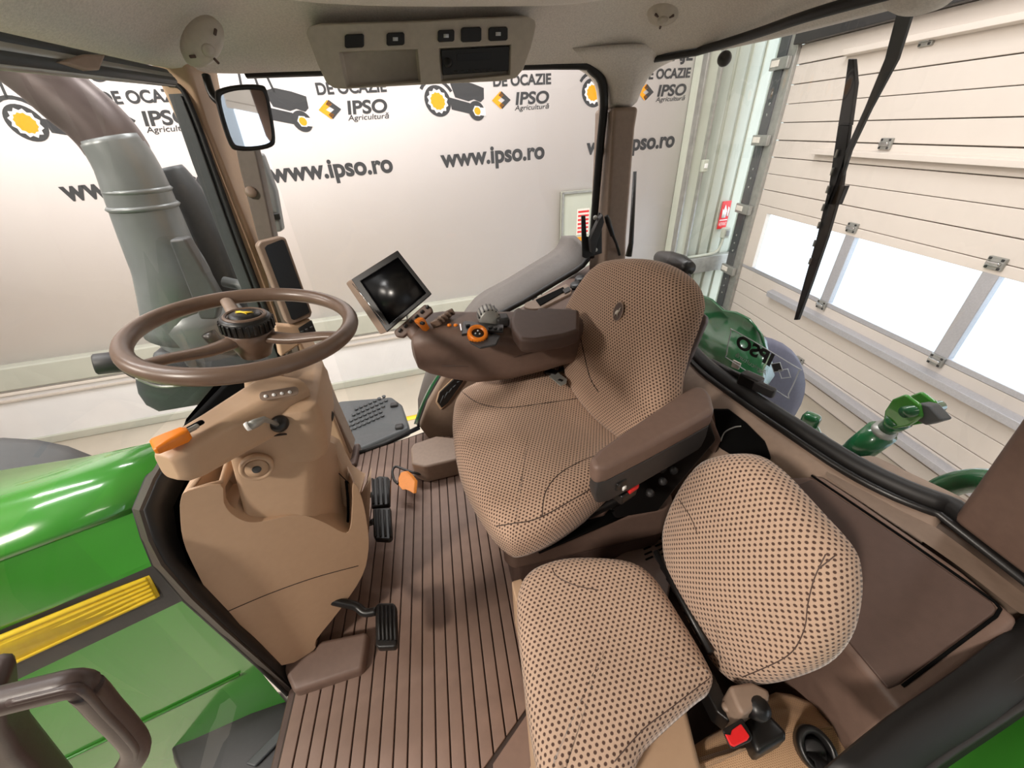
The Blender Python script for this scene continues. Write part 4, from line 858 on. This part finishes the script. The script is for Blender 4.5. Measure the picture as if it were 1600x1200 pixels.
# ================================================================== RIGHT-HAND SIDE CONSOLE AND TRIM
rs = struct(prism('trim_9', [P(u, v, z=.72) for u, v in ((778,500),(800,486),(850,456),(905,422),(930,405),(958,415),(960,470),(930,500),(880,500),(830,500))], (0,0,-.50), 'brown', bevel=.015))
cw = lathe('cup_holder', [(.036,.004),(.040,.006),(.042,.0),(.038,-.002),(.034,-.004),(.030,.0),(0,.001)], P(836,478,z=.725), Z, 'taupe', rs, n=28)
lathe('cup_well', [(0,.003),(.033,.003),(.034,0)], P(836,478,z=.725), Z, 'groove', rs, n=28)
prism('tray_frame', [P(u, v, z=.73) for u, v in ((834,467),(884,443),(894,450),(892,458),(846,481))], (0,0,-.012), 'taupe', rs, .003)
prism('tray_well', [P(u, v, z=.734) for u, v in ((837,468),(880,448),(884,454),(844,477))], (0,0,-.004), 'void', rs, .001)
prism('tray_socket', [P(u, v, z=.736) for u, v in ((879,452),(889,447),(892,453),(883,458))], (0,0,-.004), 'charcoal', rs, .002)
for u, v in ((900,447), (907,437)): lathe('side_vent', [(0,.012),(.018,.012),(.024,.008),(.026,-.002)], P(u, v, z=.735), (-.2,-.3,1), 'black', rs, n=22)
pr = struct(prism('trim_10', [P(u, v, y=1.60) for u, v in ((655,668),(668,632),(690,594),(715,560),(770,540),(800,600),(740,690),(700,700),(672,690))], (0,.05,0), 'taupe', bevel=.012))
vg = [(683,628),(687,614),(712,590),(722,588),(724,596),(700,630),(690,638)]
prism('vent_frame', [P(u+(702-u)*-.12, v+(612-v)*-.12, y=1.588) for u, v in vg], (0,.02,0), 'tan', pr, .004)
vgb = prism('vent_grille', [P(u, v, y=1.58) for u, v in vg], (0,.012,0), 'black', pr, .003)
for i in range(5): tube('grille_bar', [P(688+i*6.5, 630-i*8.2, y=1.576), P(693+i*6.5, 618-i*5.6, y=1.576)], .003, 'gunmetal', vgb, n=6)
lb2 = prism('floor_housing', [P(u, v, z=.10) for u, v in ((641,700),(646,692),(682,680),(716,684),(730,700),(720,716),(664,729),(643,724))], (0,0,-.10), 'taupe', pr, .012, seg=3)
# black monitor bracket and handset hanging by the rear side post
mb = thing('monitor_bracket', P(930,370,y=1.6), 'black angular monitor bracket mounted on the rear side post', 'bracket')
prism('bracket_plate', [P(u, v, y=1.59) for u, v in ((909,337),(915,337),(917,370),(930,372),(936,332),(941,334),(941,396),(928,400),(916,404),(910,402))], (0,.012,0), 'black', mb, .003)
prism('bracket_arm', [P(u, v, y=1.585) for u, v in ((918,372),(930,345),(938,333),(940,345),(930,375),(926,395),(920,392))], (0,-.03,0), 'charcoal', mb, .003)
for u, v in ((930,340), (930,390)): lathe('bracket_bolt', [(0,.010),(.007,.009),(.009,0)], P(u, v, y=1.58), (0,-1,0), 'steel', mb, n=12)
hs = thing('handset_cord', P(955,365,y=1.58), 'slim black handset with its cord leaning beside the monitor bracket', 'handset')  # handset cord beside the bracket, not a lamp
tube('handset_end', [P(947,337,y=1.58), P(950,345,y=1.58), P(957,368,y=1.58)], [.008,.012,.009], 'black', hs, n=12)
tube('lamp_stem_or_cord', [P(956,365,y=1.58), P(963,380,y=1.58), P(968,398,y=1.6)], .006, 'black', hs, n=8)
tube('gas_strut', [P(992,268,y=1.83), P(986,380,y=1.83), P(982,400,y=1.83)], [.008,.012,.016], 'black', pb, n=10)

# ================================================================== REAR TRIM
def inward(i):
    a, b = rw[max(0, i-1)], rw[min(len(rw)-1, i+1)]; t = (b-a).normalized(); n = V((t.y, -t.x, 0)).normalized()
    return n if n.x < 0 else -n
prof = ((.012,.598),(.04,.596),(.075,.575),(.11,.52),(.15,.42),(.20,.22),(.22,-.02))
tr_ = struct(loft('trim_11', [[p+inward(i)*ins+Z*(z-p.z) for i, p in enumerate(rw)] for ins, z in prof], 'taupe', caps=False, closed=False))
pk = prism('storage_pocket', [drape(tr_, [p, (p[0]+.4, p[1])], 2, .012)[0] for p in ((1116,640),(1140,640),(1168,662),(1196,690),(1206,716),(1196,732),(1160,722),(1124,700))], (.01,.02,-.01), 'void', tr_, .004)
tube('pocket_strap', drape(pk, ((1126,690),(1132,676),(1146,668),(1158,666))), .002, 'steel', tr_, n=6)
shf = thing('rear_shelf', (.7,.3,-.02), 'brown rear shelf with a hinged storage lid behind the passenger seat', 'shelf')
hn = V((-.48,0,.88)).normalized(); h0 = V((.80,.3,.595))
hq = lambda u, v, o=0: PN(u, v, h0+hn*o, hn)
fr = lambda y: V((.615, y, .595-.1009))
sx = [(1285,741),(1345,780),(1430,838),(1505,890),(1600,968),(1500,1050),(1420,1110)]
sp2 = [hq(*p) for p in sx]
sp2 += [V((.615, sp2[-1].y, .494)), V((.615,.56,.494)), V((.74,.56,.563))]
prism('shelf_body', sp2, (0,0,-.5), 'brown', shf, .012, seg=3)
l2 = [hq(u, v, .006) for u, v in ((1270,748),(1420,850),(1550,940),(1558,950),(1553,958),(1405,1068))]
l2 += [V((.62, l2[-1].y, .505)), V((.62,.545,.505))]
prism('lid', l2, -hn*.012, 'dbrown', shf, .003)
tube('lid_gap', [hq(u, v, .002) for u, v in ((1268,743),(1420,846),(1555,941),(1563,951),(1556,963),(1410,1072))], .0026, 'void', shf, n=6)
a_ = [hq(u, v) for u, v in ((1285,741),(1345,780),(1430,838),(1505,890),(1610,972))]
b_ = [P(u, v, z=.572) for u, v in ((1300,728),(1365,752),(1440,800),(1500,840),(1620,930))]
c_ = [P(u, v, z=.600) for u, v in ((1328,716),(1385,745),(1440,772),(1485,798),(1620,900))]
loft('shelf_ledge', [spline(a_, 3), spline(b_, 3), spline(c_, 3), [p+V((.06,0,.0)) for p in spline(c_, 3)]], 'taupe', shf, caps=False, closed=False, sub=1)
# near door seal (black band low in the right corner)
ds = struct(loft('trim_12', [spline([P(u, v, z=z) for u, v in pp], 3) for pp, z in ((((1620,945),(1500,1042),(1390,1118),(1290,1200)),.585), (((1640,985),(1520,1080),(1410,1150),(1330,1215)),.58), (((1640,1040),(1540,1120),(1440,1185),(1390,1230)),.545), (((1650,1075),(1570,1130),(1480,1190),(1430,1230)),.52))], 'rubber', caps=False, closed=False, solid=.01))
tube('seal_lip', spline([P(u, v, z=.56) for u, v in ((1640,1010),(1520,1098),(1415,1165),(1350,1215))], 3), .009, 'black', ds, n=8)
tube('seal_lip', spline([P(u, v, z=.535) for u, v in ((1650,1062),(1560,1122),(1460,1188),(1415,1230))], 3), .007, 'charcoal', ds, n=8)

# ================================================================== DRIVER SEAT
ds_ = thing('driver_seat', (.30,.92,-.01), 'driver seat in dotted beige cloth with emblem on the backrest and brown armrest', 'seat')
sa = math.radians(13); sf = V((-math.cos(sa), -math.sin(sa), 0)); sr = V((-math.sin(sa), math.cos(sa), 0)); S0 = V((.26,.90,0))
def S(F, L, z): return S0+sf*F+sr*L+Z*z
cu_px = [(716,622),(745,606),(800,594),(900,575),(1000,620),(1015,690),(952,766),(880,822),(815,849),(783,840),(748,795),(718,735),(707,665)]
CZ = .475
cpl = [P(u, v, z=CZ) for u, v in cu_px]; cl2 = [((p-S0).dot(sf), (p-S0).dot(sr)) for p in cpl]
def ch(F, L, s):
    h = .058*max(0, 1-(F/.36)**2)*max(0, 1-(L/.40)**4)
    bol = max(0, abs(L)-.12)/.16; h += .045*min(1, bol)**1.3*max(0, min(1, (.20-F)/.25))
    h -= .030*math.exp(-((L)/.13)**2)*max(0, min(1, (.12-F)/.2))
    return h+.012
dcu = pillow('cushion', S0+Z*CZ, sf, sr, Z, cl2, .06, .085, .05, 'cloth', ds_, rings=18, nseg=5, hfun=ch)
for pts in (((722,612),(748,630),(790,637),(850,630),(905,622)), ((847,806),(852,770),(872,742),(905,722),(930,712)), ((775,822),(800,818),(845,808),(930,760))):
    tube('cushion_seam', drape(dcu, pts), .0013, 'groove', ds_, n=6)
# backrest
bn_ = (sf*.965+Z*.26).normalized(); bup = (Z-bn_*Z.dot(bn_)).normalized(); B0 = S(-.185,.03,.50)
bk_px = [(985,403),(1028,411),(1066,436),(1082,470),(1076,505),(1062,550),(1050,600),(1046,650),(1020,690),(985,694),(938,660),(896,605),(888,560),(881,525),(886,490),(905,447),(935,411)]
bpl = [PN(u, v, B0, bn_) for u, v in bk_px]; bl2 = [((p-B0).dot(sr), (p-B0).dot(bup)) for p in bpl]
blx = [p[0] for p in bl2]; bcx = (min(blx)+max(blx))/2
def bh(L, h, s):
    v = .052*max(0, 1-((L-bcx)/.28)**2)*max(0, 1-((h-.22)/.30)**2); b = max(0, abs(L-bcx)-.10)/.15; v += .030*min(1, b)**1.3*max(0, min(1, (.36-h)/.2))
    return v+.01
dbk = pillow('backrest', B0, sr, bup, bn_, bl2, .05, .065, .05, 'cloth', ds_, rings=18, nseg=4, hfun=bh)
def bkp(u, v, o=.05): return PN(u, v, B0+bn_*o, bn_)
em0 = drape(dbk, [(967,487),(968,487)])[0]
ov = [em0+sr*(.019*math.cos(t)*(1 if math.cos(t)>0 else 1))+bup*(.027*math.sin(t)) for t in [2*math.pi*i/20 for i in range(20)]]
eb = prism('emblem', ov, bn_*.004, 'dbrown', ds_, .001, label='oval brown emblem patch'); tube('emblem_edge', [p+bn_*.003 for p in ov], .0018, 'taupe', eb, n=6, closed=True)
prism('emblem_figure', [em0+bn_*.0045+sr*(-a)*.9+bup*b for a, b in ((-.010,-.004),(-.004,.004),(.001,.003),(.005,.012),(.009,.016),(.008,.008),(.012,.006),(.006,.001),(.004,-.006),(.009,-.016),(.001,-.008),(-.006,-.010),(-.010,-.018),(-.009,-.008))], bn_*.001, 'console', eb, 0)
for pts in (((893,495),(905,520),(912,550),(922,590),(935,612)),): tube('backrest_seam', drape(dbk, pts), .0017, 'groove', ds_, n=6)
box('backrest_shell', B0+bup*.20-bn_*.085, (.34,.42,.05), 'dbrown', ds_, (sr, bup, bn_), .03)
box('back_cushion_foot', S(-.13,.03,.50), (.12,.40,.08), 'cloth', ds_, (sf, sr, Z), .035, seg=4) if False else None
lum = [(-.235,-.235),(-.10,-.245),(.05,-.245),(.05,.26),(-.10,.26),(-.235,.24)]
# suspension base
base_px = [(790,852),(802,872),(1040,806),(1040,790)]
bq = [S(F, L, 0) for F, L in ((.17,-.20),(.19,-.17),(.19,.22),(.16,.25),(-.32,.25),(-.32,-.22))]
bb = lambda F, L, z: S(F, L, z)
prism('base_lower', [p+Z*0 for p in [V((.085,.74,0)), V((.10,.715,0)), V((.58,.735,0)), V((.62,.77,0)), V((.60,1.20,0)), V((.10,1.20,0)), V((.075,1.16,0))]], Z*.17, 'dbrown', ds_, .018, seg=3)
prism('base_upper', [V((.065,.735,.16)), V((.085,.705,.16)), V((.585,.725,.16)), V((.62,.76,.16)), V((.61,1.22,.16)), V((.09,1.22,.16)), V((.06,1.17,.16))], Z*.145, 'brown', ds_, .02, seg=3)
loft('bellows', [[S(F*k, L*k, z) for F, L in ((.16,-.22),(.16,.24),(-.24,.24),(-.24,-.22))] for k, z in ((.98,.30),(1.02,.325),(.97,.345),(1.02,.365),(.97,.385),(1.02,.405),(1.0,.44))], 'void', ds_)
prism('seat_pan', [S(F, L, .395) for F, L in ((.22,-.25),(.22,.27),(-.25,.27),(-.25,-.23))], Z*.03, 'black', ds_, .01)
mk = box('height_control', P(818,853,z=.31), (.06,.05,.014), 'taupe', ds_, rz(10), .006); box('control_mark', P(820,850,z=.32), (.004,.018,.002), 'white', mk, rz(10), 0)
tl_ = prism('tilt_lever', [P(u, v, z=.40) for u, v in ((915,800),(930,780),(950,772),(957,785),(945,800),(920,806))], (0,0,-.02), 'dbrown', ds_, .006); box('lever_mark', P(944,779,z=.405), (.014,.003,.002), 'white', tl_, rz(20), 0)
tube('slide_bar', [P(935,803,z=.37), P(960,793,z=.37), P(1000,780,z=.37)], .004, 'steel', ds_, n=8)
for i, (u, v) in enumerate(((1035,733),(1052,735),(1035,752),(1015,770))): lathe('mechanism_bolt', [(0,.010),(.009,.009),(.012,0)], P(u, v, z=.5), (.1,-.8,.5), 'charcoal', ds_, n=14)
prism('side_mechanism', [P(u, v, y=.70) for u, v in ((950,790),(985,735),(1060,690),(1110,660),(1120,690),(1060,760),(1030,800),(960,812))], (.03,.10,0), 'black', ds_, .01)
bu = box('belt_buckle', P(975,768,z=.585), (.055,.035,.03), 'black', ds_, rz(25), .006); box('buckle_button', P(985,760,z=.60), (.034,.026,.016), 'red', bu, rz(25), .005)
# belt tongue on the far side
bt = prism('belt_tongue', [P(u, v, z=.575) for u, v in ((858,589),(868,580),(886,594),(885,600),(876,604))], Z*.004, 'steel', ds_, .001)
box('tongue_slot', P(876,594,z=.580), (.010,.016,.002), 'black', bt, rz(40), 0); box('tongue_grip', P(862,582,z=.575), (.03,.045,.014), 'black', ds_, rz(45), .004)
tube('belt_strap', [P(862,582,z=.55), P(885,575,z=.57), P(905,585,z=.55), P(920,600,z=.53)], .014, 'belt', ds_, n=8, flat=.15, up=(0,0,1))
# left armrest
ap_ = [(920,716),(935,700),(1000,655),(1060,615),(1083,602),(1100,602),(1112,616),(1118,640),(1078,662),(1010,698),(950,728),(930,732)]
AZ_ = .735
prism('armrest_pad', [P(u, v, z=AZ_) for u, v in ap_], (0,0,-.050), 'brown', ds_, .014, seg=4)
apc = sum((P(u, v, z=AZ_) for u, v in ap_), V((0,0,0)))/len(ap_)
loft('armrest_housing', [[apc+(P(u, v, z=AZ_)-apc)*k+Z*(z-AZ_) for u, v in ap_] for k, z in ((.96,.69),(.97,.655),(.93,.625),(.88,.615))], 'charcoal', ds_, bevel=.004)
hsw = box('heater_switch', P(966,750,z=.655)+V((0,-.012,0)), (.030,.010,.022), 'black', ds_, frame((.88,.42,0)), .003); box('switch_symbol', P(968,752,z=.652)+V((.002,-.02,0)), (.010,.003,.009), 'white', hsw, frame((.88,.42,0)), 0)
prism('armrest_hinge', [P(u, v, y=.74) for u, v in ((1085,660),(1112,650),(1128,690),(1118,712),(1090,690))], (.02,.06,0), 'brown', ds_, .01)

# ================================================================== PASSENGER SEAT
ps = thing('passenger_seat', (.25,.35,-.01), 'small folding passenger seat in wide-dotted beige cloth next to the driver seat', 'seat')
pz = .40
pc_px = [(826,899),(868,881),(920,878),(982,884),(1020,908),(1062,970),(1106,1044),(1112,1072),(1085,1095),(1010,1165),(970,1230),(860,1250),(838,1190),(818,1060),(808,940)]
pp_ = [P(u, v, z=pz) for u, v in pc_px]; o_ = V((.22,.35,pz))
def phh(x, y, s): return .048*max(0, 1-((x-.02)/.26)**2)*max(0, 1-((y-.03)/.32)**2)+.008-.012*math.exp(-((x-.03)/.1)**2-((y)/.1)**2)
pcu = pillow('cushion', o_, X, Y, Z, [((p-o_).x, (p-o_).y) for p in pp_], .045, .055, .042, 'cloth2', ps, rings=14, nseg=4, hfun=phh)
for pts in (((862,888),(872,902),(900,915),(935,922)), ((1108,1060),(1050,1105),(1005,1140),(960,1190))):
    tube('cushion_seam', drape(pcu, pts), .0010, 'dbrown', ps, n=6)
pn = V((-.955,-.05,.27)).normalized(); pup = (Z-pn*Z.dot(pn)).normalized(); pr_ = pup.cross(pn).normalized(); Q0 = V((.50,.38,.52))
pb_px = [(1042,858),(1040,820),(1056,772),(1085,728),(1122,711),(1165,712),(1205,738),(1262,800),(1308,856),(1321,895),(1320,945),(1304,1000),(1268,1042),(1210,1066),(1165,1073),(1142,1066),(1112,1030),(1080,960),(1056,905)]
ql = [((PN(u, v, Q0, pn)-Q0).dot(pr_), (PN(u, v, Q0, pn)-Q0).dot(pup)) for u, v in pb_px]
qx = (min(a for a, b in ql)+max(a for a, b in ql))/2; qy = (min(b for a, b in ql)+max(b for a, b in ql))/2
pbr = pillow('backrest', Q0, pr_, pup, pn, ql, .05, .060, .045, 'cloth2', ps, rings=14, nseg=4, hfun=lambda x, y, s: .060*max(0, 1-((x-qx)/.19)**2)*max(0, 1-((y-qy)/.24)**2)+.004-.008*math.exp(-((x-qx+.03)/.05)**2-((y-qy+.04)/.07)**2))
def pbk(u, v, o=.03): return PN(u, v, Q0+pn*o, pn)
for pts, o in ((((1290,866),(1272,905),(1262,945),(1256,985),(1230,1025),(1160,1058)),.026), (((1305,868),(1290,880),(1280,888)),.024), (((1062,782),(1080,810),(1090,835)),.034)):
    tube('backrest_seam', drape(pbr, pts), .0010, 'dbrown', ps, n=6)
prism('seat_base', [(.075,-.05,0), (.28,-.05,0), (.34,.2,0), (.42,.5,0), (.105,.545,0), (.068,.52,0), (.04,.25,0)], Z*.335, 'tan', ps, .014, seg=3)
prism('base_corner', [P(u, v, z=.345) for u, v in ((799,908),(815,903),(826,930),(806,940))], (0,0,-.2), 'tan', ps, .004)
loft('base_skirt', [[V((a, b, z)) for a, b in ((.00-k,.12),(.03-k,.24),(.07,.30),(.2,.30),(.2,-.1),(-.02-k,-.1))] for k, z in ((.035,0),(.03,.06),(.0,.18),(-.02,.30))], 'tan', ps, bevel=.01)
for i in range(9): lathe('seat_hinge_knuckle', [(.006,-.012),(.009,-.008),(.009,.008),(.006,.012)], P(1030+i*9.5, 872+i*17.5, z=.38), (.15,-.95,0), 'charcoal', ps, n=12)
tube('hinge_rod', [P(1025,862,z=.40), P(1110,1020,z=.40)], .008, 'black', ps)
brk = prism('seat_bracket', [P(u, v, z=.42) for u, v in ((1138,1070),(1175,1064),(1205,1078),(1202,1096),(1160,1118),(1150,1100))], (0,0,-.10), 'taupe', ps, .008)
lathe('bracket_pivot', [(0,.024),(.014,.022),(.020,.012),(.022,-.02)], P(1180,1104,z=.40), (.1,-.6,.8), 'black', ps, n=22)
prism('hinge_plate', [P(u, v, z=.36) for u, v in ((1100,1020),(1122,1065),(1150,1120),(1140,1128),(1120,1112),(1098,1070))], (0,0,-.05), 'black', ps, .004); lathe('hinge_bolt', [(0,.006),(.008,.005),(.010,0)], P(1136,1105,z=.37), Z, 'taupe', ps, n=16)
pbk_ = prism('belt_buckle', [P(u, v, z=.40) for u, v in ((1128,1140),(1160,1122),(1176,1150),(1174,1158),(1146,1171),(1140,1168))], (.02,.01,-.05), 'black', ps, .004)
prism('buckle_button', [P(u, v, z=.404) for u, v in ((1133,1146),(1142,1148),(1144,1140),(1158,1130),(1172,1150),(1168,1156),(1148,1166),(1142,1164))], (0,0,-.006), 'red', pbk_, .002)
prism('buckle_stem', [P(u, v, z=.37) for u, v in ((1166,1120),(1200,1110),(1234,1145),(1228,1155),(1185,1180),(1172,1150))], (0,0,-.05), 'black', ps, .01)
# cloth-covered wheel-arch box under the passenger seat
ab = thing('arch_cover', (.45,.12,0), 'tan mesh-covered wheel arch box beside the passenger seat', 'arch cover')
ap2 = [(1000,1240),(1085,1160),(1150,1120),(1215,1075),(1290,1100),(1345,1130),(1340,1180),(1300,1240)]
aq = [P(u, v, z=.30) for u, v in ap2]; ac0 = sum(aq, V((0,0,0)))/len(aq)
pillow('mesh_cover', ac0, X, Y, Z, [((p-ac0).x, (p-ac0).y) for p in aq], .02, .30, .025, 'mesh', ab, rings=6, nseg=3, hfun=lambda x, y, s: .02*(1-s**2))
rt2 = thing('belt_reel', P(1275,1172,z=.34), 'round black belt reel mouth set in the arch cover', 'belt reel')
lathe('reel_ring', [(.034,-.02),(.036,0),(.034,.008),(.027,.010),(.023,.004),(.023,-.02)], P(1276,1172,z=.34), (-.2,-.35,.9), 'black', rt2, n=30, sx=.85)
lathe('reel_core', [(0,.004),(.015,.004),(.022,-.004)], P(1274,1176,z=.335), (-.2,-.35,.9), 'charcoal', rt2, n=24); tube('reel_strap', [P(1270,1178,z=.34), P(1285,1192,z=.36), P(1292,1215,z=.38)], .012, 'belt', rt2, n=8, flat=.2)
# floor vent panel behind the seats
fvp = thing('floor_vent_panel', (.55,.62,-.01), 'brown raised floor panel with slotted air vent between the two seats', 'vent panel')
prism('panel', [P(u, v, z=.10) for u, v in ((905,905),(985,855),(1040,830),(1060,850),(1050,900),(1040,960),(930,960))], (0,0,-.11), 'brown', fvp, .008)
for i in range(4):
    for j in range(2): box('vent_slot', P(1010+i*1.5+j*18, 848+i*8-j*5, z=.102), (.030,.006,.004), 'void', fvp, rz(12), .002)

# grab handle low in the left corner
gh = thing('grab_handle', P(110,1130,y=.22), 'dark brown moulded grab handle in the lower left corner', 'grab handle')
hy_ = .24
hp_ = [P(u, v, y=hy_) for u, v in ((-40,1105),(20,1090),(70,1078),(118,1068),(140,1080),(165,1108),(195,1140),(212,1165),(206,1190),(180,1225))]
tube('grip', hp_, [.0125]*10, 'handle', gh, n=14, smooth_n=4, flat=1.1, up=(0,0,1))
tube('grip_edge', [p+V((.009,-.008,.008)) for p in hp_[1:-1]], .004, 'handle', gh, n=8, smooth_n=3)
prism('handle_base', [P(u, v, y=hy_+.01) for u, v in ((-60,1100),(0,1088),(8,1150),(20,1165),(30,1185),(110,1270),(-60,1260))], (-.02,.05,0), 'handle', gh, .012)
